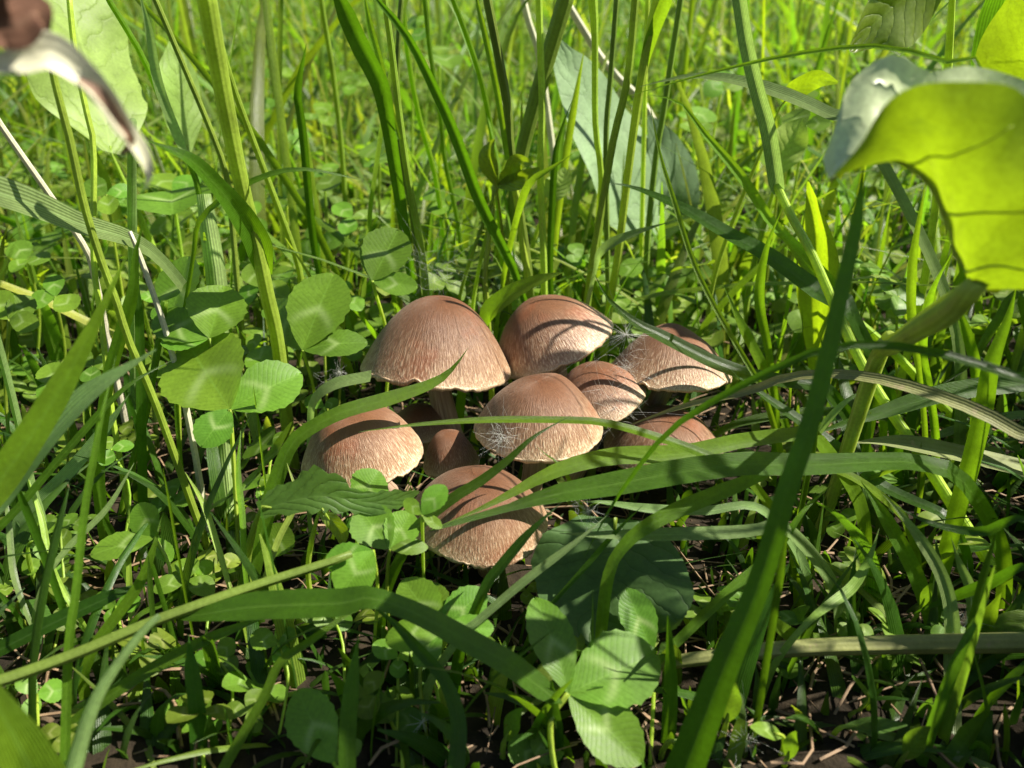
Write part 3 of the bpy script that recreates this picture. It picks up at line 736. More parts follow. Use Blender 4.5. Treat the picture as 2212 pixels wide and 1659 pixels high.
blade('dark blade tucked behind the wide glossy one with a white glint', 'mid', [(1760, 945), (1721, 939), (1587, 956), (1506, 976), (1435, 984), (1318, 988), (1201, 1018), (1107, 1065), (1037, 1100), (930, 1145)], [22, 26, 30, 34, 36, 36, 32, 26, 20, 8], (0.195, 0.166), up=0.5, fold=0.2)
blade('slim blade slanting across the fluff covered cap to the lowest mushroom', 'dark', [(880, 1175), (905, 1135), (980, 1075), (1037, 1040), (1096, 995), (1154, 943), (1236, 896)], [20, 24, 24, 22, 17, 13, 5], (0.166, 0.178), up=0.1)
blade('little hooked blade tip under the fluff covered cap', 'mid', [(1235, 1050), (1210, 1005), (1180, 982), (1157, 962)], [9, 9, 7, 3], (0.18, 0.182))
blade('dark glossy blade standing across the rim of the lowest mushroom', 'dark', [(1030, 1310), (1056, 1255), (1084, 1220), (1142, 1152), (1213, 1085)], [20, 23, 24, 22, 10], (0.150, 0.158), up=0.1, fold=0.5)
blade('bright narrow blade slanting over the round dark leaf', 'pale', [(1000, 1370), (1030, 1344), (1137, 1253), (1238, 1176), (1310, 1115)], [16, 18, 19, 17, 8], (0.143, 0.158), up=0.4)
blade('pale pointed blade with a midrib lying level over the round dark leaf', 'pale', [(1700, 1145), (1627, 1147), (1555, 1152), (1389, 1156), (1272, 1155), (1208, 1152)], [24, 26, 28, 28, 26, 10], (0.165, 0.162), up=0.65, fold=0.15)
blade('wide blade bending down to the front over the round dark leaf', 'mid', [(1296, 1400), (1303, 1320), (1312, 1255), (1330, 1204), (1377, 1152), (1459, 1105), (1555, 1065), (1640, 1030), (1740, 985)], [22, 26, 26, 24, 30, 34, 32, 28, 10], (0.150, 0.175), up=0.35, fold=0.25)
blade('bright slanting blade below the crossing blades, behind the soft tall one', 'bright', [(1420, 1430), (1469, 1381), (1570, 1283), (1671, 1193), (1738, 1102), (1800, 1045)], [18, 22, 24, 20, 14, 7], (0.148, 0.172), up=0.3)
blade('thin dark strap blade lying over the edge of the round leaf', 'dark', [(1180, 1320), (1260, 1230), (1330, 1150), (1390, 1090)], [8, 12, 12, 5], (0.158, 0.165))
blade('grey green blade under the level pale one', 'pale', [(1640, 1100), (1520, 1105), (1400, 1100), (1300, 1085), (1240, 1085)], [16, 20, 20, 16, 6], (0.178, 0.175), up=0.6)
# --- lower right
blade('sunlit pale blade drooping over the dark soil', 'pale', [(2056, 1640), (2058, 1590), (2057, 1411), (2054, 1320), (2033, 1243), (1990, 1169), (1939, 1102), (1900, 1060)], [30, 34, 36, 30, 28, 26, 20, 8], (0.138, 0.172), up=0.25, fold=0.4)
blade('ribbed green blade next to the sunlit drooping one', 'mid', [(2010, 1340), (1986, 1263), (1956, 1196), (1902, 1102), (1860, 1040)], [26, 32, 32, 28, 10], (0.165, 0.18), up=0.25)
blade('twisted pale blade tip hanging beside the seed fluff', 'pale', [(2095, 1420), (2101, 1364), (2097, 1277), (2074, 1220), (2054, 1160)], [14, 20, 20, 14, 5], (0.160, 0.165), up=0.1)
stem('fuzzy half dried stalk lying level over the dark soil', 'dry', [(2330, 1385), (2212, 1388), (1872, 1394), (1671, 1404), (1469, 1428), (1415, 1440)], [42, 40, 36, 32, 26, 20], (0.150, 0.150))
blade('glowing green leaf standing at the right edge behind the level stalk', 'bright', [(2118, 1400), (2126, 1367), (2140, 1325), (2164, 1278)], [12, 20, 26, 16], (0.158, 0.158), up=0.1)
blade('broad bright leaf at the right edge over the level stalk', 'bright', [(2118, 1385), (2150, 1355), (2212, 1345), (2300, 1350)], [14, 36, 44, 30], (0.157, 0.157), up=0.5)
blade('pointed leaf rising from the soil in the right corner', 'mid', [(2030, 1680), (2060, 1640), (2095, 1590), (2125, 1550), (2145, 1510)], [14, 40, 48, 26, 6], (0.13, 0.136), up=0.4)
blade('thin stalk with a drooping pale bud tip in the right corner', 'pale', [(2230, 1480), (2180, 1470), (2145, 1485), (2150, 1530), (2158, 1590)], [9, 9, 8, 12, 4], (0.148, 0.142))
blade('bright stub of grass at the foot of the soft tall blade', 'bright', [(1568, 1700), (1585, 1640), (1598, 1580), (1606, 1555)], [28, 32, 30, 24], (0.126, 0.133), blunt=True)
GS = 'grass blades in the dark lower right'
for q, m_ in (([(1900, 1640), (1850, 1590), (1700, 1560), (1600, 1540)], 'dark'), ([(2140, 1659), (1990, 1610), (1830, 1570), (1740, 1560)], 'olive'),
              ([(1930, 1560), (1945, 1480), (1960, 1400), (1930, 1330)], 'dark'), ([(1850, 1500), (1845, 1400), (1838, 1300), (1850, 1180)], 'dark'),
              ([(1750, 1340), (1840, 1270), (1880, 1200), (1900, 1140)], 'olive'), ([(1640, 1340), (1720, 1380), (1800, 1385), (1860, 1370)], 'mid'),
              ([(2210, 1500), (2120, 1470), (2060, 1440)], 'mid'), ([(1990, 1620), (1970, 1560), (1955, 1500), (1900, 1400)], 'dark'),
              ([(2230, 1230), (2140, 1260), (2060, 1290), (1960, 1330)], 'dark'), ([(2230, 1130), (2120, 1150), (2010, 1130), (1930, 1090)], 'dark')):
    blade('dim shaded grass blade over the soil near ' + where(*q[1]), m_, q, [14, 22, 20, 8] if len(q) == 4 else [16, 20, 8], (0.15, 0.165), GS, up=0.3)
# --- lower left
stem('long smooth olive stem lying slantwise with one very broad drooping leaf', 'olive', [(-90, 1505), (0, 1472), (168, 1411), (336, 1341), (538, 1270), (716, 1213), (760, 1196)], [26, 25, 24, 23, 21, 18, 14], (0.120, 0.152),
     leaf=[('mid', [(372, 1330), (403, 1332), (538, 1312), (660, 1306), (743, 1303), (801, 1292), (902, 1327), (1003, 1381), (1104, 1438), (1188, 1502), (1215, 1520)], [8, 16, 52, 58, 54, 44, 46, 50, 50, 40, 24], (0.1385, 0.128), {'up': 0.5, 'fold': 0.15, 'tip': 0.05})])
stem('pale blurred stem rising from the bottom left', 'pale', [(150, 1720), (161, 1653), (202, 1522), (252, 1438), (309, 1364), (345, 1330)], [34, 32, 26, 20, 16, 12], (0.104, 0.125))
blade('straight ribbon blade slanting through the lower left shade', 'mid', [(60, 1660), (94, 1623), (235, 1505), (403, 1404), (524, 1351), (600, 1325)], [22, 25, 26, 25, 22, 10], (0.128, 0.150), up=0.35)
blade('tall narrow bright blade standing in the lower left', 'bright', [(136, 1700), (140, 1640), (148, 1404), (165, 1270), (183, 1102), (215, 923), (250, 770)], [20, 19, 18, 17, 16, 14, 8], (0.122, 0.155), up=0.0)
blade('dark wide blade leaning in from the left bottom edge', 'dark', [(-60, 1440), (0, 1404), (134, 1337), (269, 1277), (330, 1262)], [28, 30, 32, 28, 10], (0.150, 0.165), up=0.4)
blade('grey green blade rising behind the long olive stem', 'mid', [(190, 1430), (215, 1381), (296, 1270), (330, 1190), (349, 1115)], [18, 22, 22, 16, 6], (0.150, 0.165), up=0.15)
blade('huge soft blurred blade filling the bottom left corner', 'mid', [(130, 1790), (70, 1670), (20, 1570), (-30, 1480), (-90, 1390)], [110, 100, 84, 70, 50], (0.085, 0.088), up=0.2)
blade('thin curving blade below the drooping broad one', 'mid', [(470, 1690), (487, 1653), (571, 1505), (605, 1431), (672, 1384), (743, 1332), (800, 1310)], [22, 21, 19, 18, 17, 15, 8], (0.120, 0.140), up=0.2)
blade('dark upright wide blade in the bottom shade', 'dark', [(436, 1690), (433, 1640), (425, 1530), (412, 1430), (408, 1370)], [34, 36, 34, 30, 14], (0.128, 0.140), up=0.05)
blade('near dark blade standing at the bottom in front of the clover', 'dark', [(980, 1730), (985, 1659), (990, 1560), (960, 1470), (900, 1400), (850, 1345), (790, 1300)], [34, 38, 36, 30, 26, 20, 8], (0.116, 0.140), up=0.15, fold=0.5)
blade('soft dark blade rising at the bottom beside the oval clover leaflet', 'dark', [(752, 1730), (750, 1659), (752, 1560), (765, 1440), (775, 1370)], [30, 34, 36, 30, 12], (0.112, 0.125), up=0.0)
GL = 'grass blades in the lower left shade'
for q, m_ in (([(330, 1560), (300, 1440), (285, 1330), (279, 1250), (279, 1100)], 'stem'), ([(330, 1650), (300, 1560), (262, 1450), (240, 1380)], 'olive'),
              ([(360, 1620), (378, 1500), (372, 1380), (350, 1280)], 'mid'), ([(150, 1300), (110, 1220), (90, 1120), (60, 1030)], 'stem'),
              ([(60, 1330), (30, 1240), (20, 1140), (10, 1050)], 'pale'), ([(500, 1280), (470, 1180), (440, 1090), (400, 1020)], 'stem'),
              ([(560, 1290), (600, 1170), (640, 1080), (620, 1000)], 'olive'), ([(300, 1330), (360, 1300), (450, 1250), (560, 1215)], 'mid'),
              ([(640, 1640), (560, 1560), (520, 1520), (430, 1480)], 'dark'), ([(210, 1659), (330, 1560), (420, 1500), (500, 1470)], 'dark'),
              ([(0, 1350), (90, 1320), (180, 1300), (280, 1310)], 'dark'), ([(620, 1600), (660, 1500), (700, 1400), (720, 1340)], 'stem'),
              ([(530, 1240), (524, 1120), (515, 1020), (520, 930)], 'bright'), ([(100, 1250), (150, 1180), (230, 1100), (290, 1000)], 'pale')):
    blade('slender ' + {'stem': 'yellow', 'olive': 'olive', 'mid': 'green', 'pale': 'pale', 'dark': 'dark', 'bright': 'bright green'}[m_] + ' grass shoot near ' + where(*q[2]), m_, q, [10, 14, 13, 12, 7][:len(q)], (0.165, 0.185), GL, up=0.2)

# ------------------------------------------------------------------ clover
def leaflet_geo(base, tip, n, wratio, seed, cup=0.12, fold=0.18, nv=20, nu=8, teeth=True, notch=0.03):
    r = np.random.default_rng(seed)
    d = tip - base; L = np.linalg.norm(d); d = d / L
    n = unit(n - d * np.dot(n, d)); s = np.cross(d, n)
    V, U = [], []
    bend = r.uniform(-0.10, 0.16)
    for i in range(nv + 1):
        v = i / nv
        v = 0.3 * v + 0.7 * (0.5 - 0.5 * math.cos(math.pi * v))
        prof = math.sin(math.pi * min(v, 1) ** 1.25) ** 0.62 if 0 < v < 1 else 0.02
        hw = 0.5 * wratio * L * max(prof, 0.03)
        for k in range(nu + 1):
            u = k / nu * 2 - 1
            j = 1 + (0.034 * ((i % 2) * 2 - 1) + r.normal(0, 0.012) if teeth and abs(u) == 1 and 0.2 < v < 1 else 0)
            vv = v - (notch * (1 - abs(u)) if i == nv else 0)
            z = fold * abs(u) * hw + cup * L * (math.sin(math.pi * v) * 0.6) - bend * L * v * v
            V.append(base + d * vv * L + s * u * hw * j + n * z); U.append((k / nu, v))
    F = [(i * (nu + 1) + k, i * (nu + 1) + k + 1, (i + 1) * (nu + 1) + k + 1, (i + 1) * (nu + 1) + k) for i in range(nv) for k in range(nu)]
    return np.array(V), F, np.array(U)

def clover(label, c, leaflets, Y, n=(0, -0.6, 0.8), foot=None, group=None, mat='clover', stalk=8):
    """c: where the three leaflets meet (photo view px); leaflets: (tip x, tip y, width ratio[, normal])"""
    C = P(c[0], c[1], Y)
    n = unit(np.array(n, float))
    if foot is None: foot = (c[0] + rng.uniform(-25, 25), c[1] + 260)
    f = P(foot[0], foot[1], Y + 0.012)
    f = np.array([f[0], f[1], 0.0]) if f[2] < 0.02 else np.array([C[0] + (f[0] - C[0]) * .6, C[1] + 0.010, 0.0])
    e = empty('clover_leaf', f)
    tag(e, label, 'clover', group)
    for lf in leaflets:
        nn = unit(np.array(lf[3], float)) if len(lf) > 3 else unit(n + rng.normal(0, 0.12, 3))
        t = on_plane(lf[0], lf[1], C, nn)
        if np.linalg.norm(t - C) > 0.028: t = C + unit(t - C) * 0.028
        sd = int(rng.integers(1, 1 << 30))
        put('leaflet', leaflet_geo(C, t, nn, lf[2], sd, cup=rng.uniform(-.05, .12), fold=rng.uniform(0.05, 0.22)), M[mat], e)
    mid = (C + f) / 2 + np.array([rng.uniform(-.004, .004), 0.004, 0.003])
    line = catmull([f + np.array([0, 0, -0.003]), mid, C], 12)
    put('leaf_stalk', tube(line, np.full(12, mm_of(stalk / 2, C)), 6), M['stem'], e)
    return e

FC = (0, -0.72, 0.69)
clover('largest sunlit clover leaf, three round leaflets beside the thick yellow green stem', (497, 884), [(408, 742, 1.0), (650, 800, 0.72), (432, 962, 0.85, (0.1, -0.55, 0.85))], 0.212, FC, (515, 1240), stalk=11)
clover('upright clover leaf with a round leaflet above the largest one', (452, 730), [(482, 612, 1.05), (330, 690, 0.6), (350, 745, 0.5)], 0.224, FC)
clover('clover leaf with one long shaded leaflet left of the round upright one', (365, 695), [(398, 548, 0.75), (330, 660, 0.7), (420, 720, 0.5)], 0.232, (-0.2, -0.72, 0.69))
clover('dark shaded clover leaf spread out beside the bell shaped mushroom', (654, 756), [(722, 572, 0.75), (602, 655, 0.45, (-0.5, -0.5, 0.7)), (795, 742, 0.55, (0, -0.45, 0.9))], 0.248, FC)
clover('pale clover leaf with gnawed holes above the bell shaped mushroom', (804, 606), [(862, 500, 0.85), (902, 618, 0.52), (788, 520, 0.35)], 0.268, FC)
clover('biggest front clover leaf with long leaflets under the round dark leaf', (1228, 1498), [(1160, 1284, 0.46), (1424, 1405, 0.75, (0, -0.5, 0.86)), (1392, 1645, 0.60, (0.05, -0.55, 0.83))], 0.133, (0, -0.6, 0.8), stalk=13)
clover('single glowing leaflet standing up behind the biggest front clover leaf', (1408, 1412), [(1352, 1270, 0.55)], 0.148, (0.1, -0.8, 0.6))
clover('clover leaf with overlapping leaflets just below the lowest mushroom', (948, 1362), [(872, 1252, 0.75), (930, 1256, 0.7), (1048, 1272, 0.62)], 0.152, (0, -0.65, 0.76))
clover('small clover leaf tucked under the drooping broad blade', (952, 1366), [(1066, 1352, 0.55), (830, 1378, 0.6), (900, 1440, 0.7)], 0.146, (0, -0.5, 0.86))
clover('dark clover leaf hanging left of the lowest mushroom', (842, 1186), [(775, 1095, 0.85), (888, 1105, 0.85), (925, 1180, 0.45)], 0.163, (0, -0.7, 0.7))
clover('blue green clover leaflet in shade over the long olive stem', (806, 1190), [(738, 1290, 0.85), (700, 1215, 0.6)], 0.155, (0, -0.6, 0.8))
clover('little crisp clover leaf touching the rim of the lowest mushroom', (912, 1112), [(962, 1048, 0.7), (872, 1078, 0.6), (955, 1140, 0.5)], 0.160, (0, -0.7, 0.7))
clover('bright round clover leaflet in front of the wet stained cap', (772, 1090), [(818, 1016, 1.0)], 0.176, (0.1, -0.85, 0.5))
clover('glowing round clover leaf at the foot of the left stems', (335, 1160), [(292, 1090, 0.95), (195, 1200, 0.55, (0, -0.3, 0.95)), (368, 1212, 0.6)], 0.182, (0, -0.7, 0.7))
clover('lone bright clover leaflet beside the broad curved blade', (582, 1205), [(620, 1132, 1.0), (560, 1140, 0.6)], 0.180, (0, -0.75, 0.66))
clover('large oval clover leaflet in the bottom shade', (720, 1648), [(648, 1490, 0.68), (780, 1600, 0.6)], 0.122, (0.1, -0.7, 0.7))
clover('half lit clover leaflet lying flat behind the left stems', (372, 412), [(372, 462, 2.0, (0, -0.35, 0.94)), (330, 380, 0.9), (430, 380, 0.9)], 0.33, (0, -0.4, 0.92))
clover('pair of clover leaflets at the left edge', (20, 690), [(70, 640, 0.9), (-20, 630, 0.9), (78, 700, 0.7)], 0.225, FC)
clover('tiny clover leaf on bare soil at the bottom', (1175, 1655), [(1165, 1570, 0.6), (1100, 1600, 0.8), (1215, 1600, 0.6)], 0.128, (0, -0.6, 0.8))
clover('shaded clover leaf behind the soft dark bottom blade', (845, 1560), [(780, 1500, 0.8), (870, 1480, 0.8), (920, 1560, 0.8)], 0.138, (0, -0.5, 0.86))
clover('pale lit clover leaf beside the blurred bottom stem', (420, 1575), [(350, 1530, 0.8), (440, 1490, 0.8), (480, 1560, 0.8)], 0.138, (0, -0.5, 0.86))
GC = 'clover leaves among the grass'
for (x, y, sz, Y) in [(560, 620, 55, .29), (610, 690, 48, .27), (700, 700, 50, .285), (540, 470, 45, .36), (620, 430, 42, .38), (700, 380, 40, .42), (760, 470, 44, .36),
                      (230, 420, 48, .30), (120, 640, 48, .26), (200, 790, 42, .235), (330, 780, 40, .245), (120, 830, 45, .23), (640, 300, 34, .5), (560, 240, 34, .52), (690, 250, 30, .55),
                      (600, 150, 28, .65), (760, 180, 30, .6), (900, 60, 34, .5), (950, 120, 30, .55), (820, 340, 36, .42), (960, 430, 38, .37), (240, 970, 40, .21), (130, 1140, 44, .19),
                      (420, 1240, 42, .18), (90, 1210, 42, .185), (250, 1310, 45, .17), (470, 1420, 45, .152), (600, 1390, 48, .15), (80, 1500, 55, .145), (700, 880, 36, .245), (745, 640, 36, .29),
                      (1560, 180, 36, .5), (1500, 260, 36, .45), (1720, 190, 36, .46), (1690, 320, 44, .36), (1740, 270, 44, .37), (540, 760, 44, .26), (590, 960, 36, .235), (860, 1420, 48, .146),
                      (560, 1050, 36, .215), (720, 1330, 42, .16), (300, 640, 38, .28), (60, 560, 40, .30), (1940, 640, 40, .28), (2080, 470, 44, .30)]:
    a0 = rng.uniform(0, 6.28)
    n = unit(np.array([rng.normal(0, .2), -0.5 + rng.normal(0, .15), 0.85]))
    fs = 0.75
    tips = [(x + sz * 1.25 * math.cos(a0 + k * 2.09 + rng.normal(0, .15)), y + sz * 1.25 * fs * math.sin(a0 + k * 2.09), rng.uniform(.7, .95)) for k in range(3)]
    clover(('small far' if sz < 38 else 'three leaved') + ' clover near ' + where(x, y), (x, y), tips, Y, n, None, GC, stalk=6)

# ------------------------------------------------------------------ broad leaves
def broad(label, mat, px, wl, wr, Y, name='broad_leaf', up=0.3, fold=0.15, jag=0.0, n=34, wave=0.15, stalk=None, seed=1, roll=0.0, smat='stem', group=None, cat='leaf', nu=10):
    """px: midrib from stalk end to tip; wl / wr: half widths in px to each side"""
    p3 = np.array([P(x, y, yy) for (x, y), yy in zip(px, np.interp(np.linspace(0, 1, len(px)), np.linspace(0, 1, len(Y)), Y))])
    line = catmull(p3, n)
    t = np.linspace(0, 1, n)
    dl = np.array([mm_of(1.0, q) for q in line])
    hl = np.interp(t, np.linspace(0, 1, len(wl)), wl) * dl
    hr = np.interp(t, np.linspace(0, 1, len(wr)), wr) * dl
    for _ in range(7):
        for h_ in (hl, hr): h_[1:-1] = (h_[:-2] + 2 * h_[1:-1] + h_[2:]) / 4
    T = unit(np.gradient(line, axis=0))
    view = unit(CAMP - line)
    nrm = unit(view * (1 - up) + np.array([0, 0, 1.0]) * up)
    side = unit(np.cross(T, nrm))
    if mat in ('glow', 'light', 'blue') and not roll:
        b = np.cross(side, T)
        cand = [side * math.cos(a_) + b * math.sin(a_) for a_ in (0.55, -0.55)]
        def lit(sd):
            N = np.cross(sd, T); N = N * np.sign(np.sum(N * view, axis=1, keepdims=True))
            return float(np.mean(N @ np.array(SUN)))
        side = min(cand, key=lit) if mat == 'glow' else max(cand, key=lit)
    if roll:
        b = np.cross(side, T); side = side * math.cos(roll) + b * math.sin(roll)
    r = np.random.default_rng(seed)
    jg = 1 + jag * r.uniform(-1, 1, (n, 2)) if jag else np.ones((n, 2)) + r.normal(0, 0.006, (n, 2))
    g = ribbon(line, (hl, hr), side, fold, nu, jg, wave, seed)
    g = (g[0], g[1], np.stack([g[2][:, 0], g[2][:, 1] / max(g[2][:, 1].max(), 1e-6)], 1))
    st = [p3[0] + unit(p3[1] - p3[0]) * 0.003, p3[0]]
    if stalk:
        st += [P(x, y, yy) for x, y, yy in stalk]
    d = unit(p3[0] - p3[1])
    last = st[-1]
    if last[2] > 0.004:
        st.append(np.array([last[0] + d[0] * last[2] * .2, last[1] + 0.15 * last[2], last[2] * .45]))
    st.append(np.array([st[-1][0], st[-1][1] + 0.002, -0.003]))
    st = np.array(st)[::-1]
    b = st[0].copy(); b[2] = 0
    e = empty(name, b)
    tag(e, label, cat, group)
    put('leaf_blade', g, M[mat], e)
    ln = catmull(st, 22)
    put('leaf_stalk', tube(ln, min(np.max(hl + hr) * 0.05 + 0.0004, 0.0013) * np.interp(np.arange(22), [0, 14, 21], [1.15, 1.0, 0.3]), 8), M[smat], e)
    return e

broad('large blue green leaf standing upright behind the grass stems', 'blue', [(1420, 500), (1370, 420), (1310, 310), (1255, 200), (1215, 130), (1200, 78)], [10, 110, 125, 105, 62, 4], [10, 90, 115, 100, 65, 4], [0.40, 0.385, 0.375], up=0.3, fold=0.12)
broad('second blue green leaf half hidden to the right of the upright one', 'blue', [(1430, 520), (1450, 440), (1445, 370), (1420, 300), (1400, 250)], [8, 55, 60, 40, 4], [8, 60, 70, 45, 4], [0.42, 0.40], up=0.15)
broad('very large pale leaf with a crinkled surface at the upper left', 'light', [(240, 330), (225, 250), (195, 150), (160, 40), (140, -60)], [20, 150, 165, 130, 40], [20, 95, 120, 120, 40], [0.33, 0.37], up=0.55, fold=0.10, wave=0.2)
broad('pale leaf edge beside the very large crinkled one', 'light', [(405, 330), (395, 260), (385, 170), (370, 90)], [8, 52, 60, 6], [8, 45, 50, 6], [0.36, 0.37], up=0.2)
broad('glowing yellow green leaf hanging at the top right', 'glow', [(2010, -60), (1960, -10), (1900, 40), (1850, 92), (1835, 110)], [60, 95, 90, 40, 4], [40, 70, 70, 40, 4], [0.25, 0.24], up=0.0, fold=0.2, stalk=[(2060, -90, 0.26)])
broad('erect yellow green leaf folded to a point right of the stems', 'glow', [(1768, 860), (1765, 740), (1768, 640), (1772, 540), (1762, 460), (1746, 392)], [16, 24, 34, 46, 34, 3], [16, 26, 40, 56, 44, 3], [0.285, 0.265], up=0.0, fold=0.3, wave=0.25)
broad('round dark green leaf spread flat on the ground below the mushrooms', 'ground_leaf', [(1330, 1120), (1325, 1180), (1310, 1250), (1290, 1330), (1282, 1402)], [80, 155, 190, 165, 6], [80, 150, 175, 130, 6], [0.176, 0.163, 0.150], up=0.55, fold=0.05, wave=0.14, n=60, nu=14)
broad('toothed dark leaf lying against the wet stained cap', 'broad', [(560, 1105), (620, 1085), (700, 1072), (790, 1085), (860, 1080), (905, 1062)], [22, 44, 66, 16, 30, 3], [14, 30, 34, 26, 24, 3], [0.168, 0.172], up=0.1, fold=0.15, jag=0.2)
broad('yellowing small leaf curled below the toothed dark one', 'glow', [(690, 1105), (715, 1125), (735, 1150), (740, 1180)], [6, 22, 24, 3], [6, 16, 18, 3], [0.168, 0.165], up=0.1)
broad('dim broad leaf leaning at the top right corner', 'dark', [(2130, 240), (2150, 120), (2175, 0), (2185, -60)], [20, 46, 50, 30], [20, 46, 50, 30], [0.30, 0.28], up=0.0, fold=0.3)
broad('spotted leaf at the right edge behind the big sunlit leaf', 'glow', [(2290, 300), (2230, 200), (2200, 100), (2230, -20)], [30, 80, 90, 40], [30, 70, 70, 30], [0.27, 0.25], up=0.0, fold=0.2)
broad('curling bright leaf beside the pale ribbed blade', 'glow', [(1690, 220), (1720, 195), (1765, 172), (1810, 178)], [6, 26, 24, 3], [6, 22, 20, 3], [0.29, 0.28], up=0.2)
broad('pale leaf half in shade above the erect yellow green one', 'light', [(1680, 380), (1690, 340), (1715, 290), (1735, 255)], [8, 48, 50, 4], [8, 40, 42, 4], [0.34, 0.34], up=0.2)
# three leaved sprig
for q in ([(1072, 400), (1062, 370), (1058, 335), (1068, 300)], [(1078, 400), (1100, 375), (1118, 350), (1152, 352)], [(1075, 402), (1110, 392), (1140, 380), (1165, 362)]):
    broad('yellowish leaf of the little sprig among the grass stems', 'glow', q, [5, 22, 24, 3], [5, 20, 22, 3], [0.296, 0.290], up=0.15, fold=0.3, group='leaves of the yellowish sprig')
broad('heart shaped yellow leaf behind the straight stems', 'light', [(1185, 430), (1200, 415), (1215, 390), (1218, 362)], [20, 44, 46, 4], [10, 22, 24, 4], [0.335, 0.335], up=0.1)
GLF = 'small weed leaves on the soil'
for (x, y, dx, dy, w, Y) in [(1820, 1570, 140, -4, 20, .135), (1700, 1350, 50, -40, 16, .165), (1660, 1330, 90, 10, 18, .165), (1570, 1560, 20, -90, 26, .133), (1690, 1590, -70, -20, 22, .13),
                            (1880, 1510, -40, -50, 10, .142), (1860, 1530, 50, -45, 9, .142), (1990, 1310, 25, -50, 12, .165), (1700, 1640, 20, -60, 18, .128), (1950, 1640, 60, -70, 26, .128), (1450, 1600, 60, 30, 20, .13),
                            (40, 1300, 70, 30, 24, .17), (60, 1180, 60, -50, 24, .18), (100, 1260, 60, 40, 20, .175), (1090, 1600, 40, -70, 24, .13), (1440, 1290, 60, -30, 22, .165), (640, 1320, 60, 20, 18, .16)]:
    broad('small weed leaf above the soil near ' + where(x, y), 'broad' if rng.random() < .6 else 'clover', [(x, y), (x + dx * .35, y + dy * .4), (x + dx * .7, y + dy * .75), (x + dx, y + dy)], [3, w, w * .9, 2], [3, w, w * .9, 2], [Y, Y - .002], name='weed_leaf', up=0.5, group=GLF, n=14, nu=6)

# ------------------------------------------------------------------ big sunlit leaf folded along its midrib, close to the camera at right
def folded_leaf():
    mid_ = [(1800, 384), (1850, 366), (1910, 350), (1990, 366), (2040, 440), (2070, 540), (2090, 600), (2104, 622)]
    near = [(1802, 374), (1850, 312), (1915, 226), (1985, 182), (2090, 178), (2230, 215), (2350, 330), (2400, 630)]
    far_ = [(1788, 330), (1828, 196), (1925, 116), (1995, 158), (2100, 142), (2240, 180), (2370, 290), (2410, 560)]
    ym, yn, yf = 0.129, 0.116, 0.144
    cols = []
    for a, b, c in zip(near, mid_, far_):
        h = abs(b[1] - a[1]) / 250.0
        A, B_, Cc = P(a[0], a[1], yn + .004 * (1 - min(h, 1))), P(b[0], b[1], ym), P(c[0], c[1], yf)
        bul = unit(np.array([-.6, -.7, .3])) * 0.004 * min(h, 1)
        row = [A, A * .66 + B_ * .34 + bul, A * .33 + B_ * .67 + bul, B_, B_ * .6 + Cc * .4 + np.array([.001, 0.004, -.002]), B_ * .25 + Cc * .75 + np.array([0, .003, 0]), Cc]
        cols.append(catmull(row, 19))
    cols = np.array(cols)
    nv = 40
    grid = np.stack([catmull(cols[:, k], nv) for k in range(19)], 1)
    V, U = [], []
    for i in range(nv):
        for k in range(19):
            rip = 0.0009 * math.sin(i * 0.55 + k * 0.4) * (abs(k - 9) / 9) + 0.0003 * math.sin(i * 0.9 - k * .8)
            V.append(grid[i, k] + np.array([0.3, -0.8, 0.4]) * rip); U.append((k / 18, 1 - i / (nv - 1)))
    F = [(i * 19 + k, i * 19 + k + 1, (i + 1) * 19 + k + 1, (i + 1) * 19 + k) for i in range(nv - 1) for k in range(18)]
    foot = P(1868, 790, 0.205); foot[2] = 0
    e = empty('folded_leaf', foot)
    tag(e, 'big sunlit yellow green leaf folded on a thick grooved stalk, close up at right', 'leaf')
    lb = put('leaf_blade', (np.array(V), F, np.array(U)), M['glow_big'], e)
    lb.data.materials.append(M['glare_face'])                # far half: sun glare painted in as a near-white leaf colour
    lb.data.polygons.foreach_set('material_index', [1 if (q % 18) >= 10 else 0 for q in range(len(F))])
    VG = np.array(V).reshape(nv, 19, 3)
    for i0 in (11, 21, 31):
        p = np.array([VG[min(nv - 1, int(i0 + (9 - k) * 0.75 + 0.12 * (9 - k) ** 1.3)), k] for k in range(9, 0, -1)]) + np.array([-.00015, -.00035, .0])
        put('vein', tube(catmull(p, 14), np.linspace(.00030, .00008, 14), 5), M['leafstalk'], lb)
    put('vein', tube(catmull(VG[::3, 9] + np.array([-.0002, -.0003, -.0004]), 24), np.linspace(.0003, .0012, 24), 6), M['leafstalk'], lb)
    top = P(2104, 622, ym)
    pts = [P(2125, 600, ym - .001), top, P(2060, 662, .143), P(1990, 704, .162), P(1930, 745, .180), P(1895, 775, .194), np.array([foot[0], foot[1] + .006, .012]), np.array([foot[0] - .002, foot[1] + .008, -.003])]
    ln = catmull(pts, 26)
    hw = np.interp(np.linspace(0, 1, 26), [0, .15, .4, 1], [mm_of(34, top), mm_of(52, top), mm_of(42, top), mm_of(30, top)])
    for sgn, nm in ((-1, 'leaf_stalk'), (1, 'leaf_stalk')):
        put(nm, tube(ln + np.outer(hw, np.array([0.35, -0.15, 0.75])) * 0.42 * sgn, hw * 0.62, 10), M['leafstalk'], e)
    return e
folded_leaf()

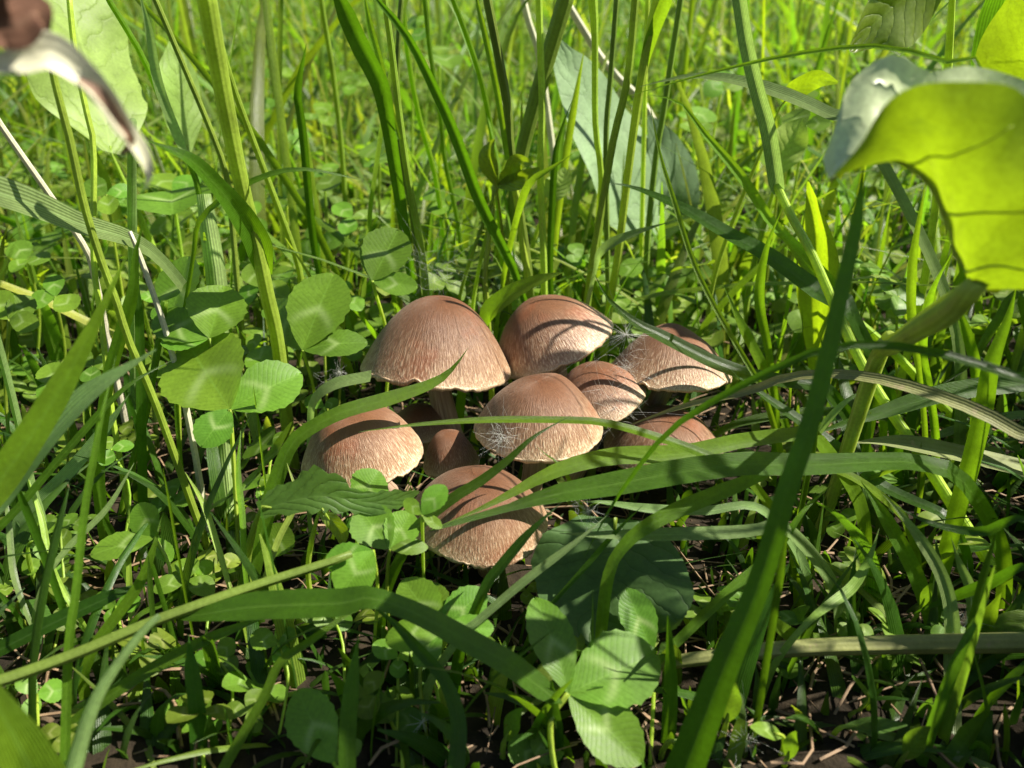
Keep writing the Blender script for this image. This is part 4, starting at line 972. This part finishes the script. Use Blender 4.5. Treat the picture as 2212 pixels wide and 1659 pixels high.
# ------------------------------------------------------------------ withered leaf, close up at the upper left
def withered():
    foot = np.array([-0.115, 0.095, 0.0])
    e = empty('withered_leaf', foot)
    tag(e, 'withered tan and brown curled leaf on a dry stalk, blurred close up at upper left', 'dead leaf')
    a = P(-60, 130, 0.105); 
    ln = catmull([foot + np.array([0, 0, -.003]), np.array([-0.118, .097, .06]), np.array([-0.112, .10, .11]), a + np.array([-.018, -.002, .002]), a], 20)
    put('dry_stalk', tube(ln, np.full(20, .0012), 8), M['tan'], e)
    strip = [(-70, 132), (0, 150), (60, 138), (110, 128), (170, 165), (225, 225), (262, 280), (300, 325), (322, 372), (314, 412)]
    put('curled_strip', blade_geo(strip, [44, 52, 72, 76, 56, 54, 52, 44, 34, 18], (0.105, 0.112), root=False, fold=0.7, up=0.45, n=40, wave=0.3), M['white'], e)
    put('curled_strip', blade_geo([(170, 170), (215, 200), (260, 262), (282, 300), (268, 330), (240, 330)], [10, 26, 22, 18, 12, 6], (0.107, 0.110), root=False, fold=0.6, up=0.1, wave=0.4), M['tan'], e)
    put('brown_lobe', blade_geo([(-60, 100), (-10, 60), (40, 55), (80, 30), (110, 75)], [60, 100, 110, 80, 20], (0.103, 0.108), root=False, fold=0.5, up=0.2, wave=0.5), M['brown'], e)
    put('brown_lobe', blade_geo([(-60, 40), (0, 10), (50, -20), (90, -60)], [60, 70, 60, 30], (0.106, 0.110), root=False, fold=0.6, up=0.0, wave=0.5), M['brown'], e)
withered()

# ------------------------------------------------------------------ seed fluff
def strands(center, dirs, lens, rad, curl, seed):
    r = np.random.default_rng(seed)
    gs = []
    for d, L in zip(dirs, lens):
        b = r.normal(0, curl, 3)
        pts = np.array([center, center + d * L * .5 + b * L * .25, center + d * L + b * L])
        gs.append(tube(catmull(pts, 5), np.linspace(rad, rad * .45, 5), 3, False))
    return gs

def fluff(label, x, y, Y, size, k, flat=None, seed=1, tangle=0, group=None):
    r = np.random.default_rng(seed)
    c = P(x, y, Y)
    R = mm_of(size, c)
    d = unit(r.normal(0, 1, (k, 3)))
    if flat is not None:
        f = unit(np.array(flat)); d = unit(d - np.outer(d @ f, f) * 0.8 + f * 0.15)
    gs = strands(c, d, R * r.uniform(.55, 1, k), 0.000032, 0.12, seed)
    for q in range(tangle):
        o = c + r.normal(0, .45, 3) * R
        gs += strands(o, unit(r.normal(0, 1, (1, 3))), [R * r.uniform(.5, 1.1)], 0.000028, 1.0, seed + q + 1)
    return tag(put('seed_fluff', join(gs), M['fluff'], base=c), label, 'seed fluff', group)

fluff('star shaped white seed tuft between the leaning and the silky mushroom', 1353, 722, 0.243, 52, 44, seed=3, tangle=10)
fluff('white cobweb fluff stuck to the left of the middle cap', 1085, 945, 0.190, 28, 20, flat=(-.4, -.9, .3), seed=4, tangle=55)
fluff('grey fluff clinging to the left edge of the silky mushroom', 1352, 792, 0.236, 34, 14, seed=5, tangle=50)
fluff('loose white down hanging behind the bell shaped mushroom', 948, 580, 0.285, 50, 8, seed=6, tangle=90)
fluff('white seed tuft at the bottom by the grass stub', 1612, 1600, 0.131, 44, 50, seed=7, tangle=14)
fluff('white down beside the twisted pale blade tip', 2090, 1345, 0.160, 40, 34, seed=8, tangle=24)
fluff('downy fluff on the round dark leaf under the wide glossy blade', 1270, 1105, 0.166, 40, 24, seed=9, tangle=24)
fluff('small bit of down in the shade left of the bell shaped cap', 732, 802, 0.262, 26, 24, seed=10, tangle=14)
fluff('thin cobweb fluff over the greyish mushroom', 1330, 880, 0.226, 60, 14, seed=11, tangle=34)
fluff('faint seed tuft low in the bottom clover', 912, 1560, 0.134, 34, 30, seed=12)

# ------------------------------------------------------------------ uncountable cover: meadow grass, clover, crumbs
MUSH_BOX = (600, 590, 1640, 1260)
def in_frame_ok(pts, dmin, hero_Y):
    pts = np.vstack([pts[:-1] + (pts[1:] - pts[:-1]) * f_ for f_ in (0, .2, .4, .6, .8)] + [pts[-1:]]) if len(pts) > 1 else pts
    if np.any(np.linalg.norm(pts - CAMP, axis=1) < 0.09): return False
    x, y, dz = proj(pts)
    ins = (dz > 0) & (x > -260) & (x < 2470) & (y > -260) & (y < 1920)
    if np.any(ins & (dz < dmin)): return False
    bx = (x > MUSH_BOX[0]) & (x < MUSH_BOX[2]) & (y > MUSH_BOX[1]) & (y < MUSH_BOX[3]) & (pts[:, 1] < hero_Y)
    return not np.any(bx)

def grass_cover(count, yr, dens_pow, hmin, hmax, wmin, wmax, seed, dmin=0.25, lean=0.5, n=7, nu=2, xk=0.72, xmin=0.2, stemfrac=0.25, xoff=0.0, toward=0, hero_Y=0.29, tone=1.0):
    r = np.random.default_rng(seed)
    gs = []
    tries = 0
    while len(gs) < count and tries < count * 4:
        tries += 1
        Y = yr[0] + (yr[1] - yr[0]) * r.random() ** dens_pow
        X_ = r.uniform(-1, 1) * (xmin + xk * max(Y, 0)) + xoff
        if xoff and X_ < 0.07: continue
        h = r.uniform(hmin, hmax); az = r.uniform(0, 6.28) if not toward else math.pi + r.normal(0, .6); ln = abs(r.normal(0, lean)) * h
        d = np.array([math.cos(az), math.sin(az), 0])
        isstem = r.random() < stemfrac
        if isstem: ln *= 0.35
        b = np.array([X_, Y, -0.002])
        t = np.linspace(0, 1, n)[:, None]
        droop = 0 if isstem else r.uniform(0, 0.8)
        line = b + d * ln * (t ** 1.7) + np.array([0, 0, 1.0]) * h * (t - droop * 0.45 * t ** 3)
        if not in_frame_ok(line, dmin, hero_Y): continue
        if xoff:                                   # leave the light path to the big folded leaf open
            zz_ = line[:, 2] - (line[:, 0] - 0.085) / SUN.x * SUN.z
            if np.any((zz_ > 0.088) & (zz_ < 0.16) & (np.abs(line[:, 1] - 0.131) < 0.024)): continue
        w = r.uniform(wmin, wmax) * (0.5 if isstem else 1)
        hw = w * np.clip((1 - t[:, 0]) / (0.15 if isstem else 0.55), 0.05, 1) ** 0.8
        sa = az + math.pi / 2 + r.normal(0, .5)
        side = np.tile(np.array([math.cos(sa), math.sin(sa), r.normal(0, .25)]), (n, 1))
        g = ribbon(line, hw, side, 0.5 if isstem else 0.3, nu)
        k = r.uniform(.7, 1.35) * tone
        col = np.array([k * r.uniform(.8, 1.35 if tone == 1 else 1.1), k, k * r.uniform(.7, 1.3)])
        if isstem: col = col * np.array([1.25, 1.12, 1.0])
        elif r.random() < .06: col = np.array([3.0, 1.9, 3.0]) * r.uniform(.6, 1.1)
        elif r.random() < .2: col = col * np.array([1.5, 1.25, 2.4])
        gs.append(g + (np.tile(col, (len(g[0]), 1)),))
    return gs

gs = grass_cover(230, (0.31, 0.75), 1.0, 0.08, 0.24, 0.0014, 0.0036, 21, stemfrac=0.4, lean=0.6)
gs += grass_cover(5200, (0.30, 1.3), 1.0, 0.03, 0.10, 0.0012, 0.0030, 22, lean=0.9, stemfrac=0.08)
gs += grass_cover(4600, (0.75, 3.2), 0.8, 0.07, 0.25, 0.0016, 0.0042, 23, lean=0.7, n=6, stemfrac=0.12)
gs += grass_cover(2600, (3.0, 7.0), 0.9, 0.18, 0.36, 0.003, 0.007, 24, n=5)
tag(put('meadow_grass', join(gs), M['tint_grass'], base=(0, 0, 0)), 'dense sunlit meadow grass filling the background', 'grass', kind='stuff')
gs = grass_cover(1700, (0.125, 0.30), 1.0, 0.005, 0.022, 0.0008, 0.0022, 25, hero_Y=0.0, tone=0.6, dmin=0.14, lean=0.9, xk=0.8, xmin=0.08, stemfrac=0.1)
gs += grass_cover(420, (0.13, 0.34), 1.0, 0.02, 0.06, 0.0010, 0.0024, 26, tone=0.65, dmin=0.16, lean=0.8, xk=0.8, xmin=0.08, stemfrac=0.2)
gs += grass_cover(500, (0.10, 0.40), 1.0, 0.05, 0.15, 0.001, 0.0024, 27, dmin=3.0, lean=0.5, xk=1.6, xmin=0.25, stemfrac=0.3)
gs += grass_cover(310, (0.0, 0.150), 1.0, 0.08, 0.27, 0.0014, 0.0036, 28, dmin=9.0, lean=0.45, xk=0.0, xmin=0.10, stemfrac=0.2, xoff=0.22)  # tall unseen grass added right of the view to shade the foreground
gs += grass_cover(420, (0.17, 0.50), 1.0, 0.06, 0.22, 0.0016, 0.0042, 29, dmin=9.0, lean=0.5, xk=0.0, xmin=0.14, stemfrac=0.2, xoff=0.33)  # more tall grass added out of view, darkens the right side
tag(put('low_and_shading_grass', join(gs), M['tint_grass'], base=(0, 0, 0)), 'short fine grass shoots around the mushrooms, plus tall unseen grass added for shade', 'grass', kind='stuff')

TEMPL = [leaflet_geo(np.zeros(3), np.array([0, 1.0, 0]), np.array([0, 0, 1.0]), w_, i_, nv=8, nu=4, teeth=False) for i_, w_ in enumerate((.75, .82, .9, .95, .85, .8))]
def clover_cover(count, yr, hr_, size, seed, xk=0.7, xmin=0.15, dmin=0.2):
    r = np.random.default_rng(seed); gs = []; tries = 0
    while len(gs) < count * 4 and tries < count * 5:
        tries += 1
        Y = r.uniform(*yr); X_ = r.uniform(-1, 1) * (xmin + xk * Y); z = r.uniform(*hr_)
        c = np.array([X_, Y, z])
        if not in_frame_ok(c[None], dmin, 0.285): continue
        n = unit(np.array([r.normal(0, .3), r.normal(-.2, .3), 1.0]))
        a0 = r.uniform(0, 6.28); L = r.uniform(*size)
        k = r.uniform(.75, 1.3); col = np.array([k * r.uniform(.85, 1.3), k, k])
        e1 = unit(np.cross(n, [0, 1, .1])); e2 = np.cross(n, e1)
        for q in range(3):
            a = a0 + q * 2.09 + r.normal(0, .12)
            d = e1 * math.cos(a) + e2 * math.sin(a); s_ = np.cross(d, n)
            T = TEMPL[int(r.integers(6))]
            gs.append((c + T[0] @ np.stack([s_, d, n]) * L, T[1], T[2], np.tile(col, (len(T[0]), 1))))
        g = tube(np.array([[X_ + r.normal(0, .004), Y + .004, -.002], c]), [L * .035] * 2, 3, False)
        gs.append(g + (np.tile(col * 1.2, (len(g[0]), 1)),))
    return gs
gs = clover_cover(1100, (0.30, 0.8), (0.008, 0.05), (0.008, 0.014), 31) + clover_cover(1400, (0.8, 2.4), (0.02, 0.09), (0.010, 0.020), 32)
gs += clover_cover(130, (0.13, 0.29), (0.004, 0.016), (0.004, 0.009), 33, xmin=0.06, dmin=0.14)
tag(put('clover_cover', join(gs), M['tint_clover'], base=(0, 0, 0)), 'carpet of clover leaves spreading under the meadow grass', 'clover', kind='stuff')

def crumbs(count, seed):
    r = np.random.default_rng(seed); gs = []
    base = np.array([[0, 0, 1], [.9, 0, .3], [.28, .85, .3], [-.72, .52, .3], [-.72, -.52, .3], [.28, -.85, .3], [.7, .5, -.5], [-.3, .8, -.5], [-.85, 0, -.5], [-.3, -.8, -.5], [.7, -.5, -.5], [0, 0, -.9]])
    fc = [(0, 1, 2), (0, 2, 3), (0, 3, 4), (0, 4, 5), (0, 5, 1), (1, 6, 2), (2, 7, 3), (3, 8, 4), (4, 9, 5), (5, 10, 1), (2, 6, 7), (3, 7, 8), (4, 8, 9), (5, 9, 10), (1, 10, 6), (6, 11, 7), (7, 11, 8), (8, 11, 9), (9, 11, 10), (10, 11, 6)]
    for _ in range(count):
        Y = r.uniform(.115, .32); s = 0.0006 + 0.0022 * r.random() ** 3
        v = base * (1 + r.normal(0, .18, (12, 1))) * s * r.uniform(.6, 1.2, 3) + np.array([r.uniform(-.2, .2), Y, s * .3])
        gs.append((v, fc, v[:, :2]))
    return gs
tag(put('soil_crumbs', join(crumbs(1600, 41)), M['crumb'], base=(0, 0, 0)), 'brown crumbs of soil scattered on the ground', 'soil', kind='stuff')
r = np.random.default_rng(42); gs = []
for _ in range(1300):
    Y = r.uniform(.12, .34); a = r.uniform(0, 6.28); L = r.uniform(.006, .03)
    b = np.array([r.uniform(-.22, .22), Y, r.uniform(.001, .005)]); d = np.array([math.cos(a), math.sin(a), r.normal(0, .12)])
    pts = catmull([b, b + d * L * .5 + r.normal(0, .12, 3) * L, b + d * L], 5); pts[:, 2] = np.maximum(pts[:, 2], .001)
    gs.append(tube(pts, np.full(5, r.uniform(.00015, .00045)), 4, False))
tag(put('dry_litter', join(gs), M['tan'], base=(0, 0, 0)), 'dry brown bits of dead grass lying on the soil', 'litter', kind='stuff')
